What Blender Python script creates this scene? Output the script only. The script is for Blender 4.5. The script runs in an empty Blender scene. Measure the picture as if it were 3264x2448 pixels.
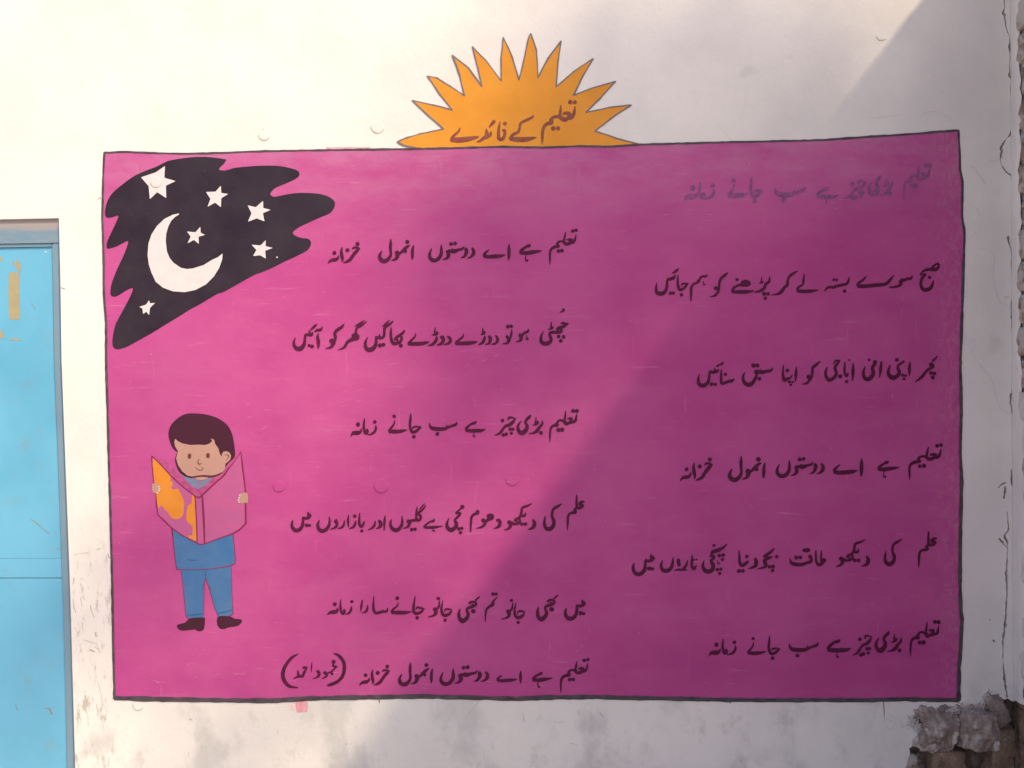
import bpy, bmesh, math, random
import numpy as np
from mathutils import Vector, Matrix, noise
from mathutils.geometry import delaunay_2d_cdt

# ------------------------------------------------------------------ camera
S = bpy.context.scene
FPX, CX, CY = 2611.0, 1632.0, 1224.0            # focal length and centre in photo pixels (3264 x 2448)
ZC = 1.40                                        # height of the middle of the pink panel above ground
CAM = Vector((0.07197, -2.31143, ZC + 0.13805))
a_, b_, c_ = 0.04559, 0.01245, -0.01348
Rz = Matrix(((math.cos(a_), -math.sin(a_), 0), (math.sin(a_), math.cos(a_), 0), (0, 0, 1)))
Ry = Matrix(((math.cos(b_), 0, math.sin(b_)), (0, 1, 0), (-math.sin(b_), 0, math.cos(b_))))
Rx = Matrix(((1, 0, 0), (0, math.cos(c_), -math.sin(c_)), (0, math.sin(c_), math.cos(c_))))
RC = Rz @ Ry @ Rx
cam_d = bpy.data.cameras.new("camera"); cam = bpy.data.objects.new("camera", cam_d)
S.collection.objects.link(cam); S.camera = cam
cam_d.sensor_width = 36; cam_d.lens = 36 * FPX / 3264
cam_d.clip_start = 0.05; cam_d.clip_end = 400
cam.matrix_world = Matrix.Translation(CAM) @ (RC @ Matrix.Rotation(math.radians(90), 3, 'X')).to_4x4()

def W(u, v, off=0.0):
    """where the ray through photo pixel (u, v) meets the plane 'off' metres in front of the painted wall"""
    d = RC @ Vector(((u - CX) / FPX, 1.0, -(v - CY) / FPX))
    t = (-off - CAM.y) / d.y
    return CAM + d * t

# ------------------------------------------------------------------ light
P1, P2 = W(2877, 44), W(1062, 2448)             # two points of the straight shade edge of the side wall's top
dx, dz = P2.x - P1.x, P2.z - P1.z
XC = W(3232, 1224).x                             # inner corner
ZTOP = P1.z + (XC - P1.x) / dx * dz              # side wall top
KB = 1.00                                        # sideways / into-the-wall travel of the sun light
SUN = Vector((dx, abs(dx) / KB, dz)).normalized()   # direction the light travels
sun_d = bpy.data.lights.new("sun", 'SUN'); sun_d.energy = 2.85; sun_d.angle = math.radians(1.9)
sun_d.color = (1.0, 0.87, 0.60)
sun = bpy.data.objects.new("sun", sun_d); S.collection.objects.link(sun)
sun.rotation_euler = SUN.to_track_quat('-Z', 'Y').to_euler()
world = bpy.data.worlds.new("World"); S.world = world; world.use_nodes = True
wn = world.node_tree.nodes; wl = world.node_tree.links
bg = wn["Background"]; sky = wn.new("ShaderNodeTexSky")
sky.sky_type = 'NISHITA'; sky.sun_disc = False
to_sun = -SUN
sky.sun_elevation = math.asin(to_sun.z)
sky.sun_rotation = math.atan2(to_sun.x, to_sun.y)
sky.air_density = 1.0; sky.dust_density = 2.5; sky.ozone_density = 1.3
wl.new(sky.outputs[0], bg.inputs[0]); bg.inputs[1].default_value = 0.15
S.view_settings.view_transform = 'Standard'; S.view_settings.look = 'None'
S.view_settings.gamma = 1; S.view_settings.use_curve_mapping = False
S.view_settings.exposure = 0.58
S.render.engine = 'CYCLES'

# ------------------------------------------------------------------ helpers
COL = S.collection
rnd = random.Random(7)

def link(o, parent=None):
    COL.objects.link(o)
    if parent is not None: o.parent = parent
    return o
def empty(name, loc, label, cat, group=None):
    o = bpy.data.objects.new(name, None); o.location = loc; o.empty_display_size = .1
    link(o); o['label'] = label; o['category'] = cat
    if group: o['group'] = group
    return o
def mesh_obj(name, verts, faces, m, parent=None, smooth=False):
    if parent is not None:
        L = parent_loc(parent); verts = [(v[0] - L[0], v[1] - L[1], v[2] - L[2]) for v in verts]
    me = bpy.data.meshes.new(name); me.from_pydata([tuple(v) for v in verts], [], faces); me.update()
    if smooth: me.polygons.foreach_set('use_smooth', [True] * len(me.polygons))
    if m is not None: me.materials.append(m)
    return link(bpy.data.objects.new(name, me), parent)
def parent_loc(p):
    L = Vector(p.location)
    while p.parent is not None:
        p = p.parent; L += Vector(p.location)
    return L
def tag(o, label, cat, group=None, kind=None):
    o['label'] = label
    if cat: o['category'] = cat
    if group: o['group'] = group
    if kind: o['kind'] = kind
    return o

def winding(poly, pts):
    """nonzero winding number of poly (n,2) round each of pts (m,2)"""
    x, y = pts[:, 0][:, None], pts[:, 1][:, None]
    x0, y0 = poly[:, 0][None], poly[:, 1][None]
    x1, y1 = np.roll(poly[:, 0], -1)[None], np.roll(poly[:, 1], -1)[None]
    cr = (x1 - x0) * (y - y0) - (x - x0) * (y1 - y0)
    up = (y0 <= y) & (y1 > y) & (cr > 0); dn = (y0 > y) & (y1 <= y) & (cr < 0)
    return up.sum(1) - dn.sum(1)
def region(loops, holes=()):
    """triangulate the union of closed 2D loops less the holes: (points, triangles)"""
    V, Ed = [], []
    for L in list(loops) + list(holes):
        n0 = len(V); V += [Vector((float(p[0]), float(p[1]))) for p in L]
        Ed += [(n0 + i, n0 + (i + 1) % len(L)) for i in range(len(L))]
    vo, eo, fo = delaunay_2d_cdt(V, Ed, [], 0, 1e-4)[:3]
    P = np.array([(v.x, v.y) for v in vo]); F = np.array([f for f in fo if len(f) == 3])
    C = P[F].mean(1)
    inside = np.zeros(len(C), bool)
    for L in loops: inside |= winding(np.array(L, float), C) != 0
    for L in holes: inside &= winding(np.array(L, float), C) == 0
    F = F[inside]
    a = P[F[:, 1]] - P[F[:, 0]]; b = P[F[:, 2]] - P[F[:, 0]]
    flip = (a[:, 0] * b[:, 1] - a[:, 1] * b[:, 0]) < 0
    F[flip] = F[flip][:, ::-1]
    return P, F
def sheet(name, loops, off, m, parent=None, holes=(), thick=0.0, px=True):
    """a layer lying 'off' metres proud of the wall; loops in photo pixels projected on the wall plane"""
    P, F = region(loops, holes)
    if px: V = [W(p[0], p[1]) for p in P]; V = [Vector((v.x, -off, v.z)) for v in V]
    else: V = [Vector((p[0], -off, p[1])) for p in P]
    faces = [tuple(int(i) for i in (f[::-1] if px else f)) for f in F]
    if thick > 0:
        cnt = {}
        for f in faces:
            for i in range(3):
                e = (f[i], f[(i + 1) % 3]); cnt[e] = cnt.get(e, 0) + 1
        n = len(V); V += [v + Vector((0, thick, 0)) for v in V]
        for (i, j) in list(cnt):
            if (j, i) not in cnt: faces.append((j, i, i + n, j + n))
    return mesh_obj(name, V, faces, m, parent)
def smooth_path(pts, k=4, closed=False):
    """Catmull-Rom through pts (tuples of any length)"""
    P = [np.array(p, float) for p in pts]; n = len(P)
    if n < 3 and not closed: return [tuple(p) for p in P]
    out = []
    rng = range(n) if closed else range(n - 1)
    for i in rng:
        p0 = P[(i - 1) % n] if closed or i > 0 else 2 * P[0] - P[1]
        p1 = P[i]; p2 = P[(i + 1) % n]
        p3 = P[(i + 2) % n] if closed or i + 2 < n else 2 * P[-1] - P[-2]
        for s in range(k):
            t = s / k
            out.append(tuple(.5 * (2 * p1 + (p2 - p0) * t + (2 * p0 - 5 * p1 + 4 * p2 - p3) * t * t + (3 * p1 - p0 - 3 * p2 + p3) * t ** 3)))
    if not closed: out.append(tuple(P[-1]))
    return out
def stroke(pts, k=4, jit=.35, wmin=1.0):
    """outline of a brush stroke; pts = (x, y, width)"""
    if len(pts) == 1:
        x, y, w = pts[0]; a0 = rnd.uniform(0, 6)
        return [(x + w * .5 * math.cos(a0 + i * math.pi / 5) * rnd.uniform(.9, 1.07), y + w * .5 * math.sin(a0 + i * math.pi / 5) * rnd.uniform(.9, 1.07)) for i in range(10)]
    q = smooth_path(pts, k); L, R_ = [], []
    for i, p in enumerate(q):
        a = q[max(i - 1, 0)]; b = q[min(i + 1, len(q) - 1)]
        tx, ty = b[0] - a[0], b[1] - a[1]; l = math.hypot(tx, ty) or 1; tx /= l; ty /= l
        w = max(p[2], wmin) * .5
        L.append((p[0] - ty * w + rnd.uniform(-jit, jit), p[1] + tx * w + rnd.uniform(-jit, jit)))
        R_.append((p[0] + ty * w + rnd.uniform(-jit, jit), p[1] - tx * w + rnd.uniform(-jit, jit)))
        if i == 0: s = (p[0] - tx * w * .8, p[1] - ty * w * .8)
        if i == len(q) - 1: e = (p[0] + tx * w * .8, p[1] + ty * w * .8)
    return L + [e] + R_[::-1] + [s]
def nums(s): 
    v = [float(t) for t in s.replace(',', ' ').split()]
    return v
def pairs(s, ox=0, oy=0, sc=1.0, dy=0):
    v = nums(s); return [(ox + v[i] / sc, oy + (v[i + 1] + dy) / sc) for i in range(0, len(v), 2)]
def trips(s, ox=0, oy=0, sc=1.0, dy=0):
    v = nums(s); return [(ox + v[i] / sc, oy + (v[i + 1] + dy) / sc, v[i + 2] / sc) for i in range(0, len(v), 3)]

# ------------------------------------------------------------------ materials
class M:
    def __init__(s, name, rough=.6, spec=.3):
        s.m = bpy.data.materials.new(name); s.m.use_nodes = True; s.n = s.m.node_tree.nodes; s.l = s.m.node_tree.links
        s.b = s.n["Principled BSDF"]; s.b.inputs["Roughness"].default_value = rough
        s.b.inputs["Specular IOR Level"].default_value = spec
        g = s.n.new("ShaderNodeNewGeometry"); s.pos = g.outputs["Position"]
        s.sep = s.n.new("ShaderNodeSeparateXYZ"); s.l.new(s.pos, s.sep.inputs[0])
    def lk(s, v, inp):
        if isinstance(v, (int, float)): inp.default_value = v
        elif isinstance(v, tuple): inp.default_value = (v[0], v[1], v[2], 1) if len(inp.default_value) == 4 else v
        else: s.l.new(v, inp)
    def noise(s, scale, detail=4, rough=.55, stretch=(1, 1, 1), offset=(0, 0, 0), dist=0):
        mp = s.n.new("ShaderNodeMapping"); s.l.new(s.pos, mp.inputs[0]); mp.inputs["Scale"].default_value = stretch; mp.inputs["Location"].default_value = offset
        t = s.n.new("ShaderNodeTexNoise"); s.l.new(mp.outputs[0], t.inputs["Vector"])
        t.inputs["Scale"].default_value = scale; t.inputs["Detail"].default_value = detail; t.inputs["Roughness"].default_value = rough; t.inputs["Distortion"].default_value = dist
        return t.outputs[0]
    def ramp(s, v, lo, hi, a=0.0, b=1.0):
        r = s.n.new("ShaderNodeMapRange"); r.interpolation_type = 'SMOOTHSTEP'; s.lk(v, r.inputs[0])
        r.inputs[1].default_value = lo; r.inputs[2].default_value = hi; r.inputs[3].default_value = a; r.inputs[4].default_value = b
        return r.outputs[0]
    def mul(s, a, b, op='MULTIPLY'):
        t = s.n.new("ShaderNodeMath"); t.operation = op; s.lk(a, t.inputs[0]); s.lk(b, t.inputs[1]); return t.outputs[0]
    def mix(s, f, a, b):
        t = s.n.new("ShaderNodeMix"); t.data_type = 'RGBA'; s.lk(f, t.inputs[0]); s.lk(a, t.inputs[6]); s.lk(b, t.inputs[7]); return t.outputs[2]
    def bump(s, h, strength=.3, dist=.002, prev=None):
        t = s.n.new("ShaderNodeBump"); s.lk(h, t.inputs["Height"]); t.inputs["Strength"].default_value = strength; t.inputs["Distance"].default_value = dist
        if prev is not None: s.l.new(prev, t.inputs["Normal"])
        s.l.new(t.outputs[0], s.b.inputs["Normal"]); return t.outputs[0]
    def done(s, col): s.lk(col, s.b.inputs["Base Color"]); return s.m

def paint(name, c, c2=None, rough=.55, sc=60, var=.5, stretch=(1, 1, 1), bump=.15, wear=0.0, wearcol=(.7, .68, .66)):
    m = M(name, rough, .2)
    c2 = c2 or tuple(x * .8 for x in c)
    n1 = m.noise(sc, 4, .6, stretch)
    col = m.mix(m.ramp(n1, .5 - var * .5, .5 + var * .5), c, c2)
    if wear > 0: col = m.mix(m.mul(m.ramp(m.noise(190, 3, .6), .66, .74), wear), col, wearcol)
    hb = m.bump(m.noise(60, 4, .7, (.35, 1, 1.8)), .35, .0012); m.bump(m.noise(420, 2), bump, .0006, hb)
    return m.done(col)

def wall_material():
    m = M("whitewashed_plaster", .75, .25)
    base = m.mix(m.ramp(m.noise(3.2, 5, .6), .35, .68), (.76, .70, .655), (.68, .625, .595))
    base = m.mix(m.mul(m.ramp(m.noise(1.1, 3, .5, offset=(3, 1, 7)), .52, .72), .30), base, (.62, .60, .59))
    z = m.sep.outputs[2]; x = m.sep.outputs[0]
    low = m.ramp(z, .80, .50, 0, 1)
    st = m.ramp(m.noise(5.5, 5, .62, (1, 1, .7), (9, 0, 2)), .50, .66)
    base = m.mix(m.mul(m.mul(low, st), .50), base, (.40, .385, .37))
    st1 = m.ramp(m.noise(13, 5, .65, (1, 1, .8), (1, 0, 5)), .56, .70)
    base = m.mix(m.mul(m.mul(low, st1), .34), base, (.38, .35, .31))
    # scuffed strip between door and panel
    scz = m.mul(m.ramp(z, 1.15, .95), m.ramp(x, -1.15, -1.24))
    st2 = m.ramp(m.noise(26, 5, .7, (1.6, 1, .5), (4, 0, 1)), .52, .66)
    base = m.mix(m.mul(m.mul(scz, st2), .70), base, (.33, .29, .25))
    # small soft smudges all over
    sm = m.ramp(m.noise(9, 2, .4, offset=(5, 5, 5)), .68, .80)
    base = m.mix(m.mul(sm, .35), base, (.50, .46, .42))
    pt = m.ramp(m.noise(2.1, 3, .45, offset=(11, 2, 6)), .56, .66)
    base = m.mix(m.mul(pt, .16), base, (.60, .52, .47))
    # hairline crazing
    v = m.n.new("ShaderNodeTexVoronoi"); v.feature = 'DISTANCE_TO_EDGE'; v.inputs["Scale"].default_value = 3.1
    mp = m.n.new("ShaderNodeVectorMath"); mp.operation = 'ADD'; m.l.new(m.pos, mp.inputs[0])
    nt = m.n.new("ShaderNodeTexNoise"); nt.inputs["Scale"].default_value = 4; nt.inputs["Detail"].default_value = 5; m.l.new(m.pos, nt.inputs["Vector"])
    sc = m.n.new("ShaderNodeVectorMath"); sc.operation = 'SCALE'; sc.inputs[3].default_value = .5; m.l.new(nt.outputs[1], sc.inputs[0])
    m.l.new(sc.outputs[0], mp.inputs[1]); m.l.new(mp.outputs[0], v.inputs["Vector"])
    cr = m.mul(m.ramp(v.outputs["Distance"], .007, .001), m.mul(m.ramp(m.noise(2.4, 2, .5, offset=(2, 8, 3)), .50, .60), m.ramp(x, .2, .9)))
    base = m.mix(m.mul(cr, .18), base, (.30, .26, .27))
    h = m.bump(m.noise(7, 4, .5), .35, .012)
    h = m.bump(m.noise(75, 5, .65), .35, .0022, h)
    m.bump(m.noise(300, 3, .6), .25, .0008, h)
    return m.done(base)

def pink_material():
    m = M("pink_wall_paint", .60, .12)
    z = m.sep.outputs[2]
    pk, dk = (.465, .080, .248), (.405, .054, .212)
    col = m.mix(m.ramp(m.noise(2.6, 4, .6, (1, 1, 1.4)), .32, .70), pk, dk)
    col = m.mix(m.mul(m.ramp(m.noise(7, 5, .65, (.45, 1, 1.6), (3, 0, 0), .15), .46, .76), .22), col, (.53, .135, .29))
    # dusty wash along the top edge and streaks
    top = m.ramp(z, ZC + .45, ZC + .80)
    col = m.mix(m.mul(m.mul(top, m.ramp(m.noise(14, 5, .65, (.5, 1, 1.3), (0, 0, 4)), .20, .85)), .58), col, (.47, .215, .34))
    stk = m.ramp(m.noise(30, 4, .7, (.16, 1, 1.8), (7, 0, 2), .15), .60, .76)
    col = m.mix(m.mul(stk, .20), col, (.75, .36, .50))
    vs = m.ramp(m.noise(30, 4, .7, (1.8, 1, .2), (1, 0, 9), .1), .62, .76)
    col = m.mix(m.mul(vs, .15), col, (.74, .34, .48))
    # worn pale zone close to the right border
    rx = m.mul(m.ramp(m.sep.outputs[0], 1.09, 1.20), m.ramp(m.noise(60, 5, .7, (1, 1, .6), (2, 2, 2)), .40, .70))
    col = m.mix(m.mul(rx, .22), col, (.56, .34, .36))
    sp = m.ramp(m.noise(230, 2, .5, (1, 1, 1), (5, 0, 0)), .76, .80)
    col = m.mix(m.mul(sp, .6), col, (.80, .62, .66))
    h = m.bump(m.noise(9, 4, .5), .30, .010)
    h = m.bump(m.noise(40, 4, .65, (.5, 1, 1.4)), .30, .0016, h)
    m.bump(m.noise(300, 3, .6), .25, .0006, h)
    return m.done(col)

MW = wall_material(); MP = pink_material()
M_TXT = paint("maroon_lettering_paint", (.058, .0045, .026), (.100, .0065, .044), .6, 55, .5)
M_TXT_FADE = paint("worn_grey_lettering_paint", (.16, .060, .16), (.33, .085, .22), .6, 120, .40)
M_TITLE = paint("brown_lettering_paint", (.20, .048, .03), (.27, .085, .05), .5, 60, .5)
M_BORDER = paint("charcoal_border_paint", (.050, .034, .048), (.100, .078, .088), .5, 45, .5, (.6, 1, 1), wear=.5, wearcol=(.45, .38, .40))
M_BLACK = paint("black_sky_paint", (.034, .023, .032), (.022, .011, .021), .42, 9, .5, wear=.06)
M_SUNP = paint("orange_yellow_paint", (.70, .285, .034), (.62, .24, .022), .5, 8, .5, wear=.1)
M_SUNLINE = paint("grey_outline_paint", (.15, .115, .115), (.22, .17, .16), .5, 60, .5)
M_WHITE = paint("white_star_paint", (.66, .575, .58), (.60, .53, .535), .5, 30, .5)
M_HAIR = paint("dark_hair_paint", (.050, .011, .022), (.062, .011, .032), .45, 10, .5)
M_SKIN = paint("tan_skin_paint", (.46, .255, .205), (.42, .235, .185), .5, 12, .5)
M_LINE = paint("maroon_outline_paint", (.19, .012, .06), (.25, .02, .08), .5, 70, .5)
M_BROWN = paint("brown_face_line_paint", (.13, .035, .028), (.16, .04, .03), .5, 70, .5)
M_BLUE = paint("blue_clothes_paint", (.046, .140, .325), (.078, .168, .33), .5, 12, .5)
M_COLLAR = paint("grey_blue_collar_paint", (.13, .20, .30), (.16, .22, .31), .5, 20, .5)
M_NAVY = paint("navy_seam_paint", (.018, .045, .13), (.02, .05, .16), .5, 70, .5)
M_BOOKO = paint("orange_book_paint", (.66, .24, .034), (.60, .20, .022), .5, 14, .5)
M_BOOKP = paint("mauve_book_paint", (.40, .095, .245), (.47, .095, .24), .5, 20, .5)
M_BOOKV = paint("purple_book_shade_paint", (.33, .055, .17), (.50, .09, .24), .5, 90, .4, (.6, 1, .6))
M_SWATCH = paint("thin_pink_paint", (.66, .24, .31), (.70, .38, .42), .6, 60, .5, (1, 1, .4))

def door_material(name, c, c2, dirt):
    m = M(name, .42, .45)
    col = m.mix(m.ramp(m.noise(3, 4, .6), .35, .7), c, c2)
    col = m.mix(m.mul(m.ramp(m.noise(14, 5, .7, (1, 1, .7), (2, 0, 1)), .55, .72), dirt), col, (.22, .24, .24))
    col = m.mix(m.mul(m.ramp(m.noise(110, 3, .6), .70, .76), .5), col, tuple(x * .55 for x in c))
    h = m.bump(m.noise(5, 3, .5), .25, .006); m.bump(m.noise(150, 3, .6), .2, .0008, h)
    return m.done(col)
M_DOOR = door_material("sky_blue_door_paint", (.130, .395, .575), (.10, .345, .51), .32)
M_FRAME = door_material("slate_blue_frame_paint", (.165, .265, .335), (.145, .225, .30), .35)
def lintel_material():
    m = M("dusty_blue_lintel_paint", .5, .3)
    zl_ = W(0, 735).z
    col = m.mix(m.ramp(m.noise(20, 4, .7, (.5, 1, 1)), .4, .65), (.15, .235, .32), (.19, .26, .31))
    up = m.ramp(m.mul(m.sep.outputs[2], m.mul(m.noise(14, 4, .6, (.5, 1, 1)), .035), 'ADD'), zl_ + .010, zl_ + .032)
    col = m.mix(m.mul(up, .85), col, (.34, .28, .26))
    m.bump(m.noise(120, 3, .6), .2, .0008)
    return m.done(col)
M_LINTEL = lintel_material()
M_TAPE = paint("old_brown_tape", (.37, .315, .165), (.33, .275, .18), .35, 40, .5, (.5, 1, 1))
M_GROOVE = paint("dark_seam", (.03, .06, .08), None, .7)
M_SCR = paint("brown_scratch", (.22, .20, .18), (.30, .26, .22), .7)

def brick_material(name, white, c1=(.20, .145, .11), c2=(.31, .245, .20), lime=(.58, .52, .48), zlow=None):
    m = M(name, .9, .1)
    col = m.mix(m.ramp(m.noise(18, 5, .7), .35, .68), c1, c2)
    col = m.mix(m.mul(m.ramp(m.noise(60, 5, .75), .50, .66), .6), col, tuple(x * .45 for x in c1))
    w = m.ramp(m.noise(22, 5, .72, offset=(4, 4, 4)), .62 - white * .42, .74 - white * .30)
    if zlow: w = m.mul(w, m.ramp(m.sep.outputs[2], zlow - .02, zlow + .03))
    col = m.mix(w, col, m.mix(m.noise(30, 3), lime, tuple(x * .84 for x in lime)))
    h = m.bump(m.noise(28, 5, .7), .6, .010); m.bump(m.noise(160, 4, .7), .6, .003, h)
    return m.done(col)
M_BR0 = brick_material("bare_brown_brick", .42)
M_BR1 = brick_material("half_whitewashed_brick", .62, (.22, .165, .125), (.34, .27, .22))
M_BR2 = brick_material("whitewashed_brick", .95, (.36, .28, .21), (.42, .33, .26), (.74, .68, .63))
M_BRR = brick_material("broken_grey_brick", .20, (.23, .175, .155), (.39, .31, .28), (.54, .465, .42))
M_BRE = brick_material("earthy_orange_brick", .08, (.20, .130, .09), (.31, .215, .155))
M_LIME = brick_material("old_lime_plaster", .75, (.33, .27, .245), (.44, .37, .34), (.60, .53, .50))
M_MORT = brick_material("rough_mortar", .12, (.085, .058, .05), (.22, .165, .14), (.40, .34, .31))

# ------------------------------------------------------------------ ground
gm = M("dry_earth", .95, .1)
gcol = gm.mix(gm.noise(1.5, 6, .6), (.46, .375, .35), (.54, .45, .42)); gm.bump(gm.noise(30, 5, .7), .5, .01); gm.done(gcol)
g = mesh_obj("ground", [(-60, -120, 0), (60, -120, 0), (60, 60, 0), (-60, 60, 0)], [(0, 1, 2, 3)], gm.m); g['kind'] = 'structure'

# ------------------------------------------------------------------ the painted plaster wall
wall = empty("plaster_wall", (0, 0, 0), "whitewashed plaster wall carrying the pink verse mural, plaster broken off at its lower right corner", "wall")
crack = trips("""455 0 8 462 70 7 448 120 12 462 190 14 480 310 8 508 375 4 512 450 8 515 500 20 518 540 8 514 610 4 512 700 5 514 800 12
 530 850 5 524 930 9 535 1050 9 548 1150 14 536 1230 4 524 1400 9 470 1480 8 430 1545 14 425 1640 16 412 1690 5 440 1770 6 482 1822 10 520 1850 12 542 1900 12 545 2000 8
 545 2100 10 548 2180 12 552 2260 14 548 2420 9""", 3064, 0, 3.318)
crack2 = trips("""500 0 6 500 45 14 515 110 8 532 190 5 530 280 8 545 400 14 546 520 4 552 600 5 548 660 9 525 740 8 532 860 6 542 1000 16""", 3064, 750, 3.318)
crack3 = trips("""545 0 5 540 90 4 525 200 10 530 300 5 540 400 9 545 490 14""", 3064, 1345, 3.318)
crack3 = trips("""555 800 8 545 900 6 540 1060 4 538 1160 14 528 1200 16 522 1280 10 535 1340 8 545 1500 4""", 3064, 900, 3.318)
crack4 = trips("""530 480 6 535 600 14 540 650 12""", 3064, 1350, 3.318)
crack5 = trips("""465 670 10 462 730 18 455 790 10""", 3064, 1350, 3.318)
crack6 = trips("""487 930 4 495 1020 6 502 1110 12 480 1150 7 460 1200 16 485 1250 10 488 1330 5 485 1450 8 480 1560 10 478 1640 16 484 1740 9 478 1900 10 468 2080 14 462 2160 14 446 2260 14 440 2400 6 446 2560 6 460 2700 18 470 2790 12 485 2890 14""", 3064, 1350, 3.318)
crack7 = trips("""395 680 6 420 650 8 470 625 8""", 3064, 1350, 3.318)
crack8 = trips("""400 1215 10 440 1260 8 485 1315 5""", 3064, 1350, 3.318)
cracks = [[(x, y, w * 1.7) for (x, y, w) in c] for c in (crack, crack2, crack3, crack4, crack5, crack6, crack7, crack8)]
def jag(c):
    q = smooth_path(c, 5); out = []
    for i, p in enumerate(q):
        n = noise.noise(Vector((p[1] * .09, 1, 2))) * 2.6 + rnd.uniform(-.9, .9)
        out.append((p[0] + n, p[1], max(1.0, p[2] * (1 + 1.0 * noise.noise(Vector((p[1] * .06, 7, 2)))) + rnd.uniform(-.8, .8))))
    return out
crack_loops = [stroke(jag(c), 1, .4, 1.0) for c in cracks]
hole_spot = stroke(trips("335 795 14 350 810 22 360 818 8", 3064, 1800, 3.318), 3)
Q = 5.53
break_px = pairs("""1578 296 1530 388 1535 470 1500 520 1400 548 1340 600 1240 590 1130 560 1050 585 960 640 840 600 720 640 600 650 500 640 420 690 300 720 210 760 250 800 200 850 262 880 330 900 350 1000
 392 1100 340 1190 262 1230 228 1290 190 1310 205 1400 165 1500 150 1600 105 1700 120 2200""", 2864, 2148, Q)
bw = [(W(x, y).x, W(x, y).z) for x, y in break_px]
break_tr = [(W(x, y).x, W(x, y).z) for x, y in pairs("1990 480 1935 430 1860 455 1790 400 1700 385 1650 372", 2864, 2148, Q)]
XE = XC + .004
hole_break = bw + [(bw[-1][0], .02), (XE + .2, .02), (XE + .2, break_tr[0][1])] + break_tr
# door opening
DR = [(W(x, y).x, W(x, y).z) for x, y in ((187, 695), (192, 900), (197, 1150), (206, 1400), (216, 1650), (224, 1900), (231, 2150), (240, 2448))]
slope = (DR[-1][0] - DR[-3][0]) / (DR[-1][1] - DR[-3][1])
DRB = DR[-1][0] + slope * (.02 - DR[-1][1])
zl = W(0, 702).z
DXL = -2.35
door_hole = [(x + rnd.uniform(-.0008, .0008), z) for x, z in DR] + [(DRB, .02), (DXL, .02), (DXL, zl + .004)]
def pxl(loop): return [(W(x, y).x, W(x, y).z) for x, y in loop]
outer = [(-4.5, 0), (XE, 0), (XE, 4.2), (-4.5, 4.2)]
sheet("plaster_coat", [outer], 0, MW, wall, holes=[door_hole, hole_break, pxl(hole_spot)] + [pxl(c) for c in crack_loops], thick=.018, px=False)
mesh_obj("masonry_core", [(-4.5, .10, 0), (XE + .25, .10, 0), (XE + .25, .10, 4.2), (-4.5, .10, 4.2)], [(0, 1, 2, 3)], M_MORT, wall)
# dark masonry right behind the plaster on both sides of door and break
sheet("masonry_backing", [outer], -.024, M_MORT, wall, holes=[door_hole, hole_break], px=False)

def lump(name, c, s, rot, m, parent, seed, amp=.012, cuts=5, rnded=.25, freq=14):
    bm = bmesh.new(); bmesh.ops.create_cube(bm, size=1)
    bmesh.ops.subdivide_edges(bm, edges=bm.edges[:], cuts=cuts, use_grid_fill=True)
    Rm = Matrix.Rotation(rot[1], 3, 'Y') @ Matrix.Rotation(rot[0], 3, 'X') @ Matrix.Rotation(rot[2], 3, 'Z')
    V = []
    for v in bm.verts:
        p = Vector(v.co); q = p.normalized() * .62
        p = p.lerp(q, rnded)
        p = Vector((p.x * s[0], p.y * s[1], p.z * s[2]))
        d = Vector((seed * 3.1, seed * 1.7, seed))
        n = noise.fractal(p * freq + d, .8, 2.1, 6) * amp
        n += (noise.cell(p * freq * 1.6 + d) - .5) * amp * .35
        p += p.normalized() * n + Vector(noise.noise_vector(p * freq * .6 + d)) * amp * .6
        V.append(Rm @ p + Vector(c))
    faces = [tuple(v.index for v in f.verts) for f in bm.faces]
    bm.free()
    return mesh_obj(name, V, faces, m, parent, True)
def zq(x, y, off=0): return W(2864 + x / Q, 2148 + y / Q, off)
def qlump(x0, y0, x1, y1, off, depth, m, seed, rot=(0, 0, 0), **k):
    a = zq(x0, y0); b = zq(x1, y1)
    c = ((a.x + b.x) / 2, depth / 2 - off, (a.z + b.z) / 2)
    return lump("brick", c, (abs(b.x - a.x), depth, abs(a.z - b.z)), rot, m, wall, seed, **k)
qlump(330, 600, 1030, 1400, .008, .10, M_BRR, 1, (0, .05, 0), amp=.013, cuts=34, rnded=.50, freq=24)
qlump(1065, 620, 1755, 1325, .024, .11, M_BRR, 2, (.05, .07, 0), amp=.009, cuts=34, rnded=.44, freq=22)
qlump(1560, 330, 1900, 960, .006, .09, M_BRR, 3, (.08, -.44, .15), amp=.005, cuts=10, rnded=.30)
qlump(640, 1395, 1300, 1950, -.010, .09, M_BRE, 4, (0, .02, 0), amp=.007, cuts=9, rnded=.20)
qlump(120, 1500, 420, 2000, -.022, .07, M_BR1, 5, (0, -.05, 0), amp=.010, cuts=8, rnded=.3)
qlump(1700, 1000, 2150, 1950, -.014, .08, M_BRE, 6, (0, .03, 0), amp=.010, cuts=9, rnded=.25)
lump("plaster_remnant", (zq(450, 1240).x, .006, zq(450, 1240).z), (.060, .024, .034), (0, .30, 0), M_LIME, wall, 8, .008, 22, .7, 45)
lump("plaster_remnant", (zq(560, 1010).x, .005, zq(560, 1010).z), (.040, .018, .030), (0, .1, 0), M_LIME, wall, 9, .009, 18, .7, 55)
lump("mortar_lump", (zq(720, 640).x, .008, zq(720, 640).z), (.125, .020, .022), (0, -.04, 0), M_BRR, wall, 21, .010, 30, .6, 60)
lump("mortar_lump", (zq(430, 760).x, .006, zq(430, 760).z), (.050, .018, .026), (0, .2, 0), M_BRR, wall, 23, .010, 20, .6, 60)
lump("mortar_lump", (zq(1010, 1000).x, .004, zq(1010, 1000).z), (.016, .020, .075), (0, .15, 0), M_LIME, wall, 24, .006, 16, .6, 60)
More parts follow.
